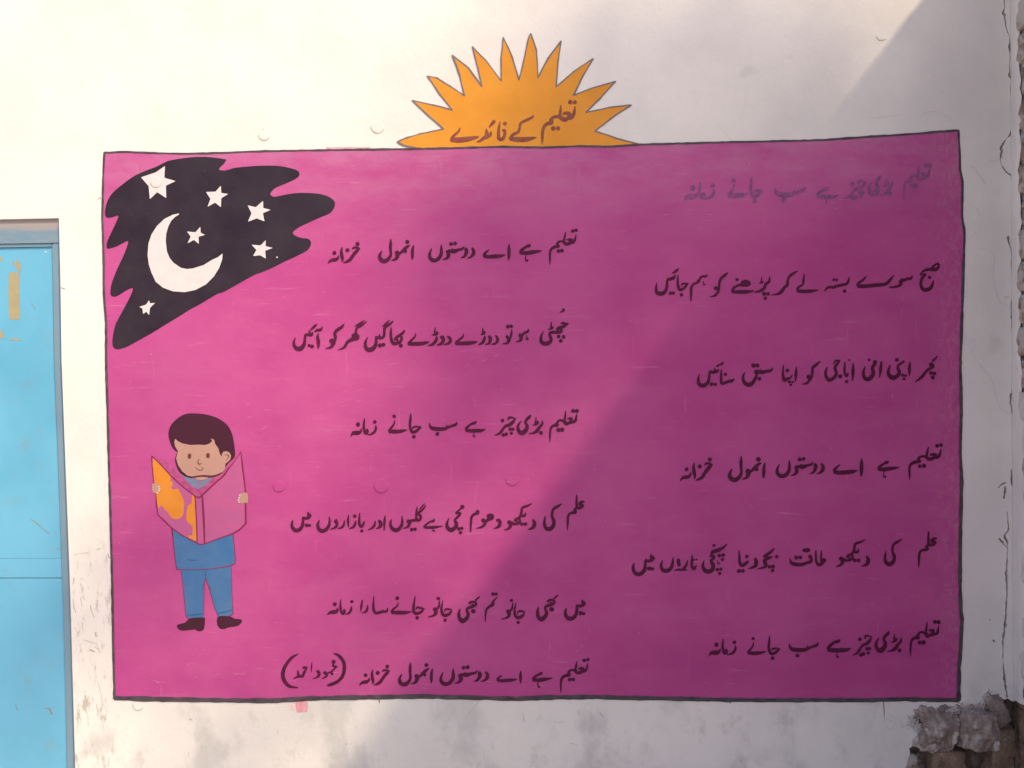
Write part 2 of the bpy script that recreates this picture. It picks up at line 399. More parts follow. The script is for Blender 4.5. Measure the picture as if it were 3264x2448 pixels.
lump("mortar_lump", (zq(1640, 1120).x, -.012, zq(1640, 1120).z), (.016, .020, .060), (0, -.12, 0), M_LIME, wall, 25, .005, 16, .6, 60)
lump("mortar_lump", (zq(1250, 610).x, .010, zq(1250, 610).z), (.085, .026, .020), (0, .06, 0), M_BRR, wall, 22, .010, 26, .6, 60)
for k, (x0, y0, x1, y1) in enumerate([(200, 2000, 900, 2500), (920, 2010, 1500, 2500), (1520, 2000, 2100, 2500)]):
    qlump(x0, y0, x1, y1, -.006, .08, M_BR1, 10 + k, amp=.008, cuts=6, rnded=.12)
# crumbling mortar bed behind and between the broken bricks
NV, NX, NZ = [], 64, 90
x0_, x1_ = zq(60, 0).x, XE + .02; z0_, z1_ = .0, zq(0, 270).z
for j in range(NZ + 1):
    for i in range(NX + 1):
        x = x0_ + (x1_ - x0_) * i / NX; z = z0_ + (z1_ - z0_) * j / NZ
        d = noise.fractal(Vector((x * 22, 3.3, z * 22)), 1, 2, 5) * .016 + noise.noise(Vector((x * 60, 1, z * 60))) * .004
        edge = max(0, min(1, (zq(0, 760).z - z) / .04))
        fill = (1 - edge) * .012
        NV.append((x, .050 - fill * 1.8 - d, z))
NF = [(j * (NX + 1) + i, j * (NX + 1) + i + 1, (j + 1) * (NX + 1) + i + 1, (j + 1) * (NX + 1) + i) for j in range(NZ) for i in range(NX)]
o = mesh_obj("crumbled_mortar", NV, NF, M_MORT, wall, True); o['kind'] = 'stuff'
# loose plaster crumbs clinging along the torn plaster edge
V_, F_ = [], []
for k in range(1300):
    i = rnd.randrange(0, 22) if k % 3 else rnd.randrange(4, 16); t = rnd.random()
    ax, az = bw[i]; bx, bz = bw[i + 1]
    x = ax + (bx - ax) * t + rnd.gauss(0, .006) + .003; z = az + (bz - az) * t + rnd.gauss(0, .006) - .004
    r = rnd.uniform(.0008, .0034); n0 = len(V_)
    for q in ((1, 0, 0), (0, -.8, 0), (-1, 0, .1), (0, .1, 1), (.1, 0, -1)): V_.append((x + q[0] * r * rnd.uniform(.6, 1.3), -.0005 + q[1] * r, z + q[2] * r * rnd.uniform(.6, 1.2)))
    F_ += [(n0, n0 + 3, n0 + 1), (n0 + 3, n0 + 2, n0 + 1), (n0 + 2, n0 + 4, n0 + 1), (n0 + 4, n0, n0 + 1)]
o = mesh_obj("plaster_crumbs", V_, F_, M_LIME, wall); o['kind'] = 'stuff'

# ------------------------------------------------------------------ side wall of brick, on the right
side = empty("brick_side_wall", (XC + .12, -1.2, 0), "rough brick side wall with flaking whitewash at the right edge, coming towards the viewer", "wall")
YEND = -2.42
def box(x0, x1, y0, y1, z0, z1, j=0.0):
    r = lambda: rnd.uniform(-j, j)
    V = [(x0 + r(), y0 + r(), z0 + r()), (x1, y0 + r(), z0 + r()), (x1, y1 + r(), z0 + r()), (x0 + r(), y1 + r(), z0 + r()),
         (x0 + r(), y0 + r(), z1 + r()), (x1, y0 + r(), z1 + r()), (x1, y1 + r(), z1 + r()), (x0 + r(), y1 + r(), z1 + r())]
    F = [(0, 3, 2, 1), (4, 5, 6, 7), (0, 1, 5, 4), (1, 2, 6, 5), (2, 3, 7, 6), (3, 0, 4, 7)]
    return V, F
V, F = box(XC + .009, XC + .24, YEND + .01, .02, 0, ZTOP - .02)
mesh_obj("mortar_core", V, F, brick_material("side_wall_mortar", .62, (.12, .09, .07), (.24, .19, .155), zlow=.68), side)
course = .0875; ncs = int(ZTOP / course)
z_off = W(3230, 1843, 0).z % course
sv, sf = [], []
z = z_off - course; k = 0
while z < ZTOP - .01:
    z1 = min(z + course - .011, ZTOP + rnd.uniform(-.006, .006)); z0 = max(z, .001)
    if z1 - z0 > .02:
        y = -.002 if k % 2 == 0 else -.002
        first = .235 if k % 2 == 0 else .115
        n = 0
        while y > YEND + .03:
            L = first if n == 0 else .235
            y2 = max(y - L, YEND)
            if n < 2:
                zz = (z0 + z1) / 2
                mm = M_BR0 if zz > 1.85 and rnd.random() < .7 else (M_BR1 if zz > 1.5 else (M_BR2 if zz > .68 else M_BRE))
                if zz < .68: z0 -= .0045; z1 += .0045
                if .75 < zz <= 1.62 and rnd.random() < .2: mm = M_BR1
                V, F = box(XC + rnd.uniform(-.004, .005), XC + .1, y2, y, z0, z1, 0)
                # rounded, chipped brick: bevel + noise
                bm = bmesh.new(); vs = [bm.verts.new(v) for v in V]; [bm.faces.new([vs[i] for i in f]) for f in F]
                bmesh.ops.subdivide_edges(bm, edges=bm.edges[:], cuts=6, use_grid_fill=True)
                VV = []
                for v in bm.verts:
                    p = Vector(v.co)
                    ez = min(p.z - z0, z1 - p.z); ey = min(y - p.y, p.y - y2)
                    p.x += max(0, .004 - ez) * .6 + max(0, .004 - ey) * .6 + noise.fractal(p * 45, 1, 2, 4) * (.0035 if zz > .68 else .007)
                    VV.append(p)
                bm.verts.index_update()
                fs = [tuple(w.index for w in f.verts) for f in bm.faces]; bm.free()
                mesh_obj("brick", VV, fs, mm, side, True)
            else:
                V, F = box(XC + rnd.uniform(-.003, .005), XC + .1, y2, y, z0, z1, .0015)
                b0 = len(sv); sv += V; sf += [tuple(i + b0 for i in f) for f in F]
            y = y2 - .011; n += 1
    z += course; k += 1
o = mesh_obj("brickwork", sv, sf, M_BR2, side); o['kind'] = 'stuff'
# thin lime fillet smeared into the corner over the first centimetres of the bricks
V, F = [], []
n = 150
for i in range(n + 1):
    z = zq(0, 430).z + (4.0 - zq(0, 430).z) * i / n
    for jx in range(5):
        t = jx / 4
        wdt = .030 + .012 * noise.noise(Vector((0, 0, z * 9))) + .010 * noise.noise(Vector((3, 0, z * 37)))
        wdt *= 1.0 if z > 1.4 else 1.5
        y = -t * wdt - .001
        x = XC - .0055 + t * .0015 + .002 * noise.noise(Vector((y * 60, 1, z * 30))) + (.006 if t == 1 else 0)
        V.append((x, y, z))
F = [(i * 5 + q, (i + 1) * 5 + q, (i + 1) * 5 + q + 1, i * 5 + q + 1) for i in range(n) for q in range(4) if V[i * 5][2] < ZTOP - .03]
mesh_obj("corner_plaster", V, F, MW, side, True)

# ------------------------------------------------------------------ blue metal door on the left
door = empty("metal_door", (-1.85, .03, .02), "sky blue sheet metal door with tape remnants, at the left edge", "door")
FD = -.016                                       # the frame lies this far behind the wall face
def dpt(x, y): w_ = W(x, y, FD); return (w_.x, w_.z)
def door_piece(name, loop, front, thick, m, par):
    P, Fc = region([loop]); V = [Vector((p[0], front, p[1])) for p in P]; faces = [tuple(int(i) for i in f) for f in Fc]
    cnt = {(f[i], f[(i + 1) % 3]) for f in faces for i in range(3)}; n = len(V); V += [v + Vector((0, thick, 0)) for v in V]
    faces += [(j, i, i + n, j + n) for (i, j) in cnt if (j, i) not in cnt]
    return mesh_obj(name, V, faces, m, par)
inner = [dpt(*p) for p in ((169, 783), (172, 900), (176, 1150), (186, 1400), (197, 1700), (205, 1950), (212, 2200), (217, 2448))]
ib = inner[-1][0] + (inner[-1][0] - inner[-3][0]) / (inner[-1][1] - inner[-3][1]) * (.02 - inner[-1][1])
outr = [(x + .012, z) for x, z in DR]
jz = dpt(175, 775)[1]
jamb = inner + [(ib, .02), (DRB + .012, .02)] + outr[::-1]
fr = door_piece("door_frame", [(p[0], min(p[1], jz)) if i < 1 else p for i, p in enumerate(jamb)], .012, .03, M_FRAME, door)
lz = dpt(0, 775)[1]
door_piece("lintel", [(DXL - .01, lz), (inner[0][0] + .0, jz), (DR[0][0] + .013, jz + .002), (DR[0][0] + .013, zl + .03), (DXL - .01, zl + .03)], .009, .03, M_LINTEL, door)
door_piece("lintel_lip", [(DXL - .01, lz - .012), (inner[0][0] - .002, jz - .010), (inner[0][0] - .002, jz - .001), (DXL - .01, lz - .001)], .013, .02, M_FRAME, door)
def leaf_x(z):
    for (xa, za), (xb, zb) in zip(inner[:-1], inner[1:]):
        if zb <= z <= za: return xa + (xb - xa) * (z - za) / (zb - za)
    return ib + (inner[-1][0] - ib) * (z - .02) / (inner[-1][1] - .02) if z < inner[-1][1] else inner[0][0]
zt = lz - .014; za = dpt(100, 1780)[1]; zb = dpt(100, 1843)[1]; zbt = .03
def leaf(z1, z0, g1, g0):
    zs = [z1 - g1] + [z for _, z in inner if z0 + .02 < z < z1 - .02] + [z0 + g0]
    return door_piece("door_panel", [(DXL + .02, z0 + g0), (DXL + .02, z1 - g1)] + [(leaf_x(z) - .0015, z) for z in zs], .018, .012, M_DOOR, door)
pan = leaf(zt, za, 0, .0004); leaf(za, zb, .0004, .0011); leaf(zb, zbt, .0011, 0)
V, F = box(DXL + .01, ib + .1, .031, .04, .02, zt + .02); mesh_obj("door_core", V, F, M_GROOVE, door)
def on_door(name, loops, m, dy=.0175, par=None):
    P, Fc = region(loops); V = []
    for p in P:
        w_ = W(p[0], p[1], -dy); V.append((w_.x, dy, w_.z))
    return mesh_obj(name, V, [tuple(int(i) for i in f[::-1]) for f in Fc], m, par or door)
for lp in ("28 872 33 869 60 867 62 950 63 1017 48 1019 29 1018 27 940", "50 832 63 831 66 862 56 866 51 852", "37 832 45 834 47 852 40 840", "-12 815 5 820 9 832 -12 834",
           "-15 1058 9 1055 11 1077 -12 1080", "32 1078 62 1080 64 1086 33 1084"):
    on_door("tape_remnant", [pairs(lp)], M_TAPE)
on_door("scratch", [stroke(trips("200 8 4 240 35 6 280 70 4 326 105 7", 0, 1650, 2.08), 3), stroke(trips("290 1262 4 325 1270 8 345 1302 14", 0, 1650, 2.08), 3), stroke(trips("330 1275 6 340 1260 4", 0, 1650, 2.08), 3),
                    stroke(trips("372 205 4 410 208 3", 0, 1650, 2.08), 3), stroke(trips("105 1232 3 108 1262 4 118 1275 3", 0, 1650, 2.08), 3), stroke([(98, 965, 1.5), (112, 985, 2)], 3), stroke(trips("236 898 8", 0, 1650, 2.08))], M_SCR)
on_door("rivet", [stroke([(146, 803, 6)])], M_WHITE, .0172)

# ------------------------------------------------------------------ pink panel
TOPL = pairs("334 487 398 484 460 487 522 489 597 490 660 489 721 487 790 484 845 482 960 480 1100 478 1250 476 1390 474 1500 471 1600 468 1730 471 1850 466 1943 468 2039 461 2160 458 2301 454 2450 451 2619 447 2760 437 2902 428 2980 421 3054 416")
RIGHTL = pairs("3054 416 3058 480 3059 542 3067 578 3066 693 3074 747 3070 843 3067 960 3064 1050 3060 1171 3062 1237 3063 1322 3060 1442 3064 1532 3060 1713 3059 1864 3062 1948 3065 1972 3061 2069 3056 2129 3055 2231")
BOTL = pairs("3055 2231 2975 2230 2884 2228 2764 2231 2600 2231 2392 2231 2270 2229 2139 2226 2010 2224 1886 2221 1728 2223 1645 2227 1500 2223 1380 2220 1358 2219 1222 2221 1100 2223 978 2226 870 2233 761 2232 626 2230 490 2228 366 2224")
LEFTL = pairs("366 2224 363 2120 361 2000 358 1850 355 1714 352 1600 349 1500 345 1350 341 1224 339 1130 339 1030 332 934 331 800 327 700 330 560 334 487")
cen = W(1700, 1330)
panel = empty("pink_mural", (cen.x, 0, cen.z), "big pink painted panel with dark outline and lines of Urdu verse", "mural")
sheet("pink_field", [TOPL[:-1] + RIGHTL[:-1] + BOTL[:-1] + LEFTL[:-1]], .0010, MP, panel)
def rough_line(pts, w0, w1, seg=14, amp=.9):
    q = []
    tot = sum(math.dist(a, b) for a, b in zip(pts[:-1], pts[1:])); s = 0
    for a, b in zip(pts[:-1], pts[1:]):
        d = math.dist(a, b); n = max(1, int(d / seg))
        for i in range(n):
            t = i / n; u = (s + d * t) / tot
            q.append((a[0] + (b[0] - a[0]) * t + rnd.uniform(-amp, amp) * .5, a[1] + (b[1] - a[1]) * t + rnd.uniform(-amp, amp) * .5, (w0 + (w1 - w0) * u) * (1 + .35 * noise.noise(Vector((a[0] + d * t, a[1] + d * t, 5)) * .02)) + rnd.uniform(-amp, amp)))
        s += d
    q.append((pts[-1][0], pts[-1][1], w1))
    return stroke(q, 1, .3)
for nm, L, w0, w1 in (("top", TOPL, 6, 6.5), ("right", RIGHTL, 7, 13.5), ("bottom", BOTL, 13.5, 15), ("left", LEFTL, 7.5, 7)):
    k = {"top": .0, "right": .00012, "bottom": .00024, "left": .00036}[nm]
    sheet("border_line", [rough_line(L, w0, w1)], .0018 + k, M_BORDER, panel)
sheet("paint_swatch", [pairs("944 2234 980 2233 982 2250 979 2270 965 2269 947 2271 942 2250")], .0009, M_SWATCH, panel)
sheet("paint_swatch", [pairs("920 2240 944 2238 946 2262 925 2266")], .0007, paint("very_thin_pink_wash", (.70, .50, .50), (.74, .62, .58), .6, 80, .4), panel)
drips = [stroke([(300 + 1674 / 1.843, 2232, 3), (300 + 1676 / 1.843, 2240, 3)]), stroke([(2326, 2236, 3), (2328, 2242, 3)]), stroke(trips("172 955 5 178 1050 8 180 1140 3", 2764, 1948, 3.318))]
for d_ in drips: sheet("paint_drip", [d_], .0010, M_BORDER, panel)

M_CHIP = paint("pale_scratch_in_pink", (.54, .19, .33), (.52, .14, .29), .6, 150, .5)
chips = []
for (u, v, n, su, sv, L, ang) in ((1450, 1150, 16, 140, 25, 34, -.22), (1120, 1245, 8, 60, 30, 24, -.3), (1080, 1440, 7, 140, 60, 14, .3), (2330, 1200, 12, 330, 330, 12, .6), (2150, 640, 16, 260, 60, 30, -.12),
                                  (2550, 470, 26, 420, 22, 22, -.05), (900, 510, 14, 420, 12, 22, 0), (700, 2150, 22, 300, 30, 34, -.05), (1500, 2190, 20, 500, 16, 30, -.04), (1900, 1700, 16, 240, 260, 12, .8),
                                  (2900, 900, 20, 70, 400, 14, 1.4), (3035, 1500, 40, 9, 520, 12, 1.5), (430, 1500, 10, 60, 420, 9, 1.2), (780, 1380, 10, 50, 30, 22, -.2), (2500, 1900, 14, 420, 170, 12, .5)):
    for _ in range(n):
        x = u + rnd.gauss(0, su); y = v + rnd.gauss(0, sv)
        if rnd.random() < .3: continue
        if not (350 < x < 3045 and 500 < y < 2210): continue
        if 345 < x < 1080 and y < 1130 and y > 505 and (x - 345) / 735 + (y - 505) / 625 < 1.15: continue
        a = ang + rnd.gauss(0, .15); l = L * rnd.uniform(.3, 1.3); w = rnd.uniform(.7, 1.7)
        chips.append(stroke([(x, y, w * .4), (x + l * .5 * math.cos(a), y + l * .5 * math.sin(a) + rnd.uniform(-3, 3), w), (x + l * math.cos(a), y + l * math.sin(a), w * .4)], 3, .5, .5))
o = sheet("paint_scratches", chips, .0013, M_CHIP, panel); o['kind'] = 'stuff'

# ---- lettering: traced brush strokes, four units to a photo pixel ; "|" parts strokes, a lone triple is a dot
LIB = {}
def parse(s, dx=0):
    out = []
    for part in s.split('|'):
        v = nums(part); out.append([(v[i] + dx, v[i + 1], v[i + 2]) for i in range(0, len(v), 3)])
    return out
def bbox(st):
    xs0 = min(p[0] - p[2] / 2 for s in st for p in s); xs1 = max(p[0] + p[2] / 2 for s in st for p in s)
    ys0 = min(p[1] - p[2] / 2 for s in st for p in s); ys1 = max(p[1] + p[2] / 2 for s in st for p in s)
    return xs0, ys0, xs1, ys1
def ref(name, x0, y0, x1, y1):
    st = LIB[name]; a, b, c, d = bbox(st); sx = (x1 - x0) / (c - a); sy = (y1 - y0) / (d - b); sw = (sx * sy) ** .5
    j = lambda: rnd.uniform(-1.5, 1.5)
    return [[(x0 + (p[0] - a) * sx + j(), y0 + (p[1] - b) * sy + j(), p[2] * sw * rnd.uniform(.93, 1.07)) for p in s] for s in st]
def line(ox, oy, words, m, par=None, label=None, z=.0020, wk=1.10):
    """one painted line; words = (key or None, strokes text, dx) or ('@key', bbox)"""
    polys = []
    for w_ in words:
        if w_[0].startswith('@'): st = ref(w_[0][1:], *w_[1])
        else:
            st = parse(w_[1], w_[2] if len(w_) > 2 else 0); LIB.setdefault(w_[0], st)
        polys.append([stroke([(ox + x / 4, oy + y / 4, w / 4 * wk + .5) for x, y, w in s], 4, .22, 1.2) for s in st])
    xs = [p[0] for w in polys for l in w for p in l]; ys = [p[1] for w in polys for l in w for p in l]
    c = W(sum(xs) / len(xs), sum(ys) / len(ys)); host = par or panel
    e = None
    pl = parent_loc(host)
    e = bpy.data.objects.new("verse_line" if par is None else "title_line", None); e.location = Vector((c.x, 0, c.z)) - pl; e.empty_display_size = .05; link(e, host)
    if label: e['label'] = label
    for w in polys: sheet("word", w, z, m, e)

TITLE = [("talim_t", "1710 65 54|1768 68 50|1772 118 10 1765 170 28 1755 215 40 1725 262 42 1690 268 40 1640 288 50 1600 270 50 1578 245 44|1620 225 20 1640 205 32 1690 212 48 1700 240 44|1588 105 12 1588 160 28 1580 220 34 1572 260 40|1600 262 40 1540 248 36 1490 262 34 1460 295 40|1468 318 60|1475 325 50 1410 345 40 1372 390 38 1358 450 34 1355 530 28 1352 605 8|1495 400 56|1555 398 50"),
 ("ke", "1245 235 14 1215 265 30 1130 305 32 1075 340 30 1065 400 28 1040 450 32 980 480 34 945 530 34|945 532 40 1020 540 56 1120 542 58 1200 530 46 1280 514 10"),
 ("faide", "878 338 50|845 425 20 870 425 36 878 470 34 860 520 40 825 540 44 798 520 40 798 440 34 803 380 26 818 312 8|742 308 44 715 340 34 680 382 20|640 405 12 645 440 30 655 485 54 690 480 42 702 440 14|655 498 56 605 525 40 560 558 28 515 574 8|308 392 10 285 440 26 230 490 30 195 535 36|195 545 50 280 548 62 400 536 58 480 520 42 545 508 12")]
L1 = [("khazana", "480 312 50|412 378 10 430 360 24 470 358 26 512 370 10|508 372 12 478 395 36 445 430 40 415 470 38 385 512 38 340 540 26 300 550 8|352 392 50|285 352 10 275 400 28 280 460 38 290 505 30 285 535 12|187 425 46|238 460 10 230 492 28 200 512 40 165 515 38 130 530 28 105 558 8"),
 ("anmol", "1195 330 12 1182 380 30 1180 440 34 1180 480 26 1175 512 8|1115 285 50|1148 328 12 1110 350 32 1072 385 40 1035 420 30 1005 440 24|1090 405 44|985 425 54|990 430 54 988 470 46 965 505 30 912 522 8|905 250 10 902 310 34 900 380 30 905 440 30 885 490 38 840 527 48 795 525 48 765 490 42 765 450 30 790 400 12"),
 ("doston", "1940 365 24 1960 400 36 1955 440 40 1925 475 26 1880 493 8|1858 368 34 1868 400 44 1860 440 38 1835 475 26 1795 487 8|1838 345 10 1815 375 28 1770 385 30 1730 400 44 1700 405 50 1665 400 36 1640 400 30 1622 415 40|1690 370 10 1692 395 30|1635 415 46 1638 465 42 1610 498 26 1565 512 8|1672 312 46|1722 306 46|1545 325 10 1548 380 30 1545 440 38 1520 490 42 1475 520 44 1430 515 44 1402 480 38 1400 430 28 1425 370 10"),
 ("ae", "892 315 10 890 370 34 890 430 38 888 480 28 885 520 8|635 385 12 600 415 24 570 450 34|572 465 40 620 475 40 700 470 46 780 465 38 845 450 8", 1520),
 ("hai", "1160 310 8 1150 335 34 1118 345 28 1070 375 34 1035 410 38|1035 425 38 1100 428 44 1180 418 46 1250 408 32 1310 400 6|1110 450 8 1102 480 12 1102 510 16 1120 530 20 1132 512 14|1125 315 10 1140 335 28", 1520),
 ("talim", "1702 148 42|1745 138 42|1745 190 8 1735 240 22 1720 280 30 1690 300 28|1630 258 18 1665 258 34 1698 258 26|1690 268 36 1680 290 36 1640 312 36 1605 308 34 1590 285 30|1610 160 8 1602 210 22 1592 270 26|1600 285 30 1545 278 24 1515 292 26 1505 315 36|1515 338 44|1520 340 36 1460 355 34 1425 385 28 1412 430 24 1412 500 22 1412 575 6|1520 402 44|1565 397 46", 1520)]
L2 = [("aaein", "460 370 10 452 420 32 462 480 40 462 530 28 458 568 8|415 355 10 440 332 28 490 325 32 512 285 8|440 255 16 410 285 32 368 322 20|345 330 10 352 365 28|388 355 10 375 388 36 330 388 32 300 390 30 290 425 28 288 470 32 275 520 44 240 562 54 190 565 50 155 530 36 150 480 26 168 425 8|345 525 38|382 538 44"),
 ("ko", "790 250 10 760 290 32 700 330 38 672 370 34 678 420 34 670 460 34 655 510 36|632 468 58|648 500 44 625 545 34 550 568 6"),
 ("ghar", "1050 205 8 1000 240 24 925 280 8|1078 220 10 1010 270 28 955 300 28 940 345 26 942 380 34|900 405 40 930 385 36 965 405 34 955 440 36 905 440 40|920 412 60|900 445 46 850 468 38 820 500 34 790 550 28 715 582 6"),
 ("bhagein", "1560 335 20 1535 368 30 1490 400 34|1440 450 38 1468 412 32 1515 410 30 1522 450 30 1490 488 34 1430 500 40 1400 475 36 1388 420 30 1385 350 26 1388 292 8|1465 455 34|1512 528 48|1368 205 8 1330 240 24 1275 285 8|1415 215 14 1370 255 28 1312 295 34 1302 350 28 1298 400 32 1272 428 32 1235 428 34 1198 420 30|1240 378 8 1242 410 26|1198 410 26 1198 460 30 1190 520 40 1150 570 52 1095 578 50 1065 545 40 1062 480 28 1090 420 8|1245 525 48|1290 515 46"),
 ("daure2", "102 372 8 90 415 22 45 460 26 15 500 34|12 505 38 80 505 42 160 502 44 230 490 34 280 478 6|370 410 14 365 450 34 340 490 38 300 518 28 255 522 6|350 298 10 345 340 16 338 380 16|308 392 8 350 388 24 378 368 26 365 348 14|440 402 20 450 430 40 452 470 40 420 505 34 368 520 8|428 420 38|505 408 14 535 430 34 545 462 32 525 495 32 460 515 12", 1600),
 ("daure", "712 375 8 700 415 22 650 460 28 615 492 34|615 498 40 700 498 42 780 495 44 850 485 32 893 475 6|985 405 18 975 450 34 950 490 34 895 518 6|958 298 8 955 340 16 948 378 14|925 388 6 960 380 22 982 358 22 965 342 14|1038 408 36 1052 435 40 1048 472 36 1030 500 26 985 512 6|1120 395 14 1140 430 32 1145 465 34 1115 500 26 1060 510 8", 1600),
 ("to", "1275 285 46|1318 282 44|1325 320 8 1322 370 24 1310 420 26 1285 440 28|1268 415 40|1285 430 46 1288 462 42 1265 495 28 1205 505 6", 1600),
 ("ho", "1540 315 10 1530 345 28 1490 365 28 1455 395 32|1430 378 24 1432 400 40|1438 405 44 1445 432 42 1430 465 26 1378 480 6|1515 395 8 1512 420 14 1525 440 28 1505 450 10", 1600),
 ("chutti", "1950 250 10 1975 240 28 2010 252 36 2050 245 8|2042 250 14 1985 285 32 1930 300 36 1905 325 40|1955 320 34 1950 352 34 1880 358 34 1830 358 34 1805 382 30 1820 420 34 1825 460 38 1790 495 48 1735 500 48 1700 470 40 1700 410 28 1728 345 8|1830 220 8 1828 260 18 1825 300 26|1782 320 6 1830 312 22 1858 290 14|1922 410 44|1985 415 44|1950 465 44|1985 70 34|1992 80 20 1970 92 16 1932 102 5", 1600)]
L3 = [("zamana", "432 305 14 435 340 26 420 380 30 385 410 26 330 425 8|420 260 42|322 352 24 330 385 28 308 405 34 288 370 32 280 310 26 284 260 20 288 212 8|207 292 50|250 345 10 240 380 30 205 398 50 150 400 42 125 425 18 115 448 6"),
 ("jane", "880 155 12 875 220 26 868 300 28 880 360 32 905 390 34 950 375 34 985 345 28 1015 325 8|905 348 8 915 325 22 960 318 20 1010 322 12|918 447 44|667 188 42|675 240 10 662 290 20 630 335 26 602 370 28|605 378 38 680 382 44 760 375 38 835 360 6"),
 ("sab", "1468 260 10 1455 290 30 1400 310 28 1360 325 28 1310 345 38 1230 350 46 1160 340 42 1125 315 28 1118 275 8|1338 298 8 1335 330 22|1218 412 46"),
 ("hai3", "470 250 12 455 270 34 410 285 26 360 325 32 342 355 36|345 365 38 400 372 40 470 370 42 540 368 36 592 348 8|448 395 6 438 425 12 446 448 18 462 438 8", 1240),
 ("cheez", "880 240 10 885 208 22 915 202 22 975 215 10|970 220 12 940 260 36 900 295 40 850 310 32 820 340 28 790 385 32 750 415 22 705 425 6|808 242 44|905 352 42|940 352 38|920 402 38|820 425 42|855 415 42", 1240),
 ("bari", "1312 245 10 1315 285 26 1280 325 36 1250 370 40 1200 400 26 1140 410 6|1297 397 46|1235 200 8 1232 240 16 1225 280 22|1187 300 6 1235 292 22 1262 262 22 1240 250 12|1165 170 14 1150 195 34 1115 230 34 1100 265 28 1120 310 38 1108 360 48 1060 400 54 1015 375 40 1005 310 28 1045 245 8", 1240),
 ("talim3", "1708 118 48|1755 120 48|1755 160 8 1745 205 24 1735 245 32 1690 265 28 1650 272 32 1615 282 40 1595 250 36|1632 218 12 1665 215 28 1698 218 26|1690 240 36 1670 250 34|1612 120 8 1608 170 20 1600 230 26|1610 255 32 1545 238 24 1512 255 24 1500 282 36|1510 298 44 1460 305 32 1430 328 26 1417 370 22 1412 440 20 1412 515 6|1522 360 50|1568 358 50", 1240)]
L4 = [("mein", "330 290 14 338 325 40|355 325 44 345 352 38|345 352 40 300 368 32 268 355 22|265 352 20 265 410 32 255 470 38 215 515 44 165 518 44 130 480 36 125 430 26 138 390 8|310 455 44|348 458 38"),
 ("bazaron", "1015 528 38|1045 405 10 1035 445 28 1012 470 34 988 450 30 982 390 26 990 298 10|925 340 42|935 400 14 930 440 28 905 480 28 855 498 8|845 325 10 840 400 28 845 475 12|795 395 10 785 450 28 755 485 24 705 498 6|690 385 24 685 408 44 700 440 34 680 480 28 612 510 6|600 345 8 605 410 26 595 460 34 560 510 42 510 528 44 465 500 38 455 440 30 475 390 10"),
 ("aur", "1312 335 10 1305 400 28 1300 520 12|1235 395 30 1255 430 42 1250 470 38 1195 505 6|1188 400 10 1175 455 28 1145 490 26 1092 515 6"),
 ("galiyon", "1815 180 8 1780 220 18 1745 260 6|1830 205 12 1790 255 24 1740 295 28|1718 225 10 1712 290 26 1710 350 28 1718 390 30 1755 385 32 1765 340 28 1735 312 22|1710 388 32 1660 395 32 1620 408 36|1608 405 46|1618 412 40 1620 440 38 1600 475 28 1540 498 6|1525 335 8 1530 410 26 1515 470 38 1470 515 46 1420 510 44 1385 470 34 1380 420 26 1398 378 8|1650 510 42|1695 505 42"),
 ("hai4", "1935 372 10 1928 400 28 1890 410 22 1830 450 22 1808 475 24|1812 482 26 1860 484 28 1950 480 30 2048 465 5|1928 495 6 1918 520 12 1940 530 14 1945 518 6"),
 ("machi", "495 222 52|480 240 20 430 285 20 415 300 22 460 300 24 480 295 8|475 300 22 450 335 32 408 375 24 398 395 24 415 420 38 415 470 42 360 515 50 310 490 42 300 430 30 328 362 6|450 500 42|490 495 40|472 550 42", 1800),
 ("dhoom", "955 375 20 975 415 40 960 470 36 895 500 8|942 392 34|820 340 40 860 325 34 885 340 30 868 370 38 820 375 38|850 375 34 800 402 34|762 392 46|770 400 40 785 430 34 755 470 30 675 495 6|690 285 46|700 300 32 650 315 32 615 350 28 605 430 26 600 540 14", 1800),
 ("dekho", "1395 385 22 1415 430 42 1395 485 38 1330 512 6|1255 440 42|1300 440 42|1380 180 8 1320 210 26 1260 235 28 1250 290 28 1242 328 30 1290 332 32 1302 290 8|1240 332 28 1215 362 30|1165 400 34 1185 370 26 1225 378 26 1225 418 28 1185 438 30 1140 440 28|1190 405 26|1130 425 32|1095 418 50|1105 425 44 1108 465 42 1080 500 28 1028 515 6", 1800),
 ("ki", "1765 180 6 1710 215 30 1655 250 28 1640 300 28 1640 350 30 1660 400 38 1655 460 42 1610 505 48 1560 490 42 1540 430 32 1552 340 10", 1800),
 ("ilm", "2050 155 18 2010 160 28 1988 188 32 2028 195 28|2035 200 28 2005 230 36 1960 235 32|1952 70 14 1950 150 26 1950 230 28 1920 260 30|1932 285 46|1930 292 40 1870 305 28 1844 340 28 1838 420 26 1835 520 6", 1800)]
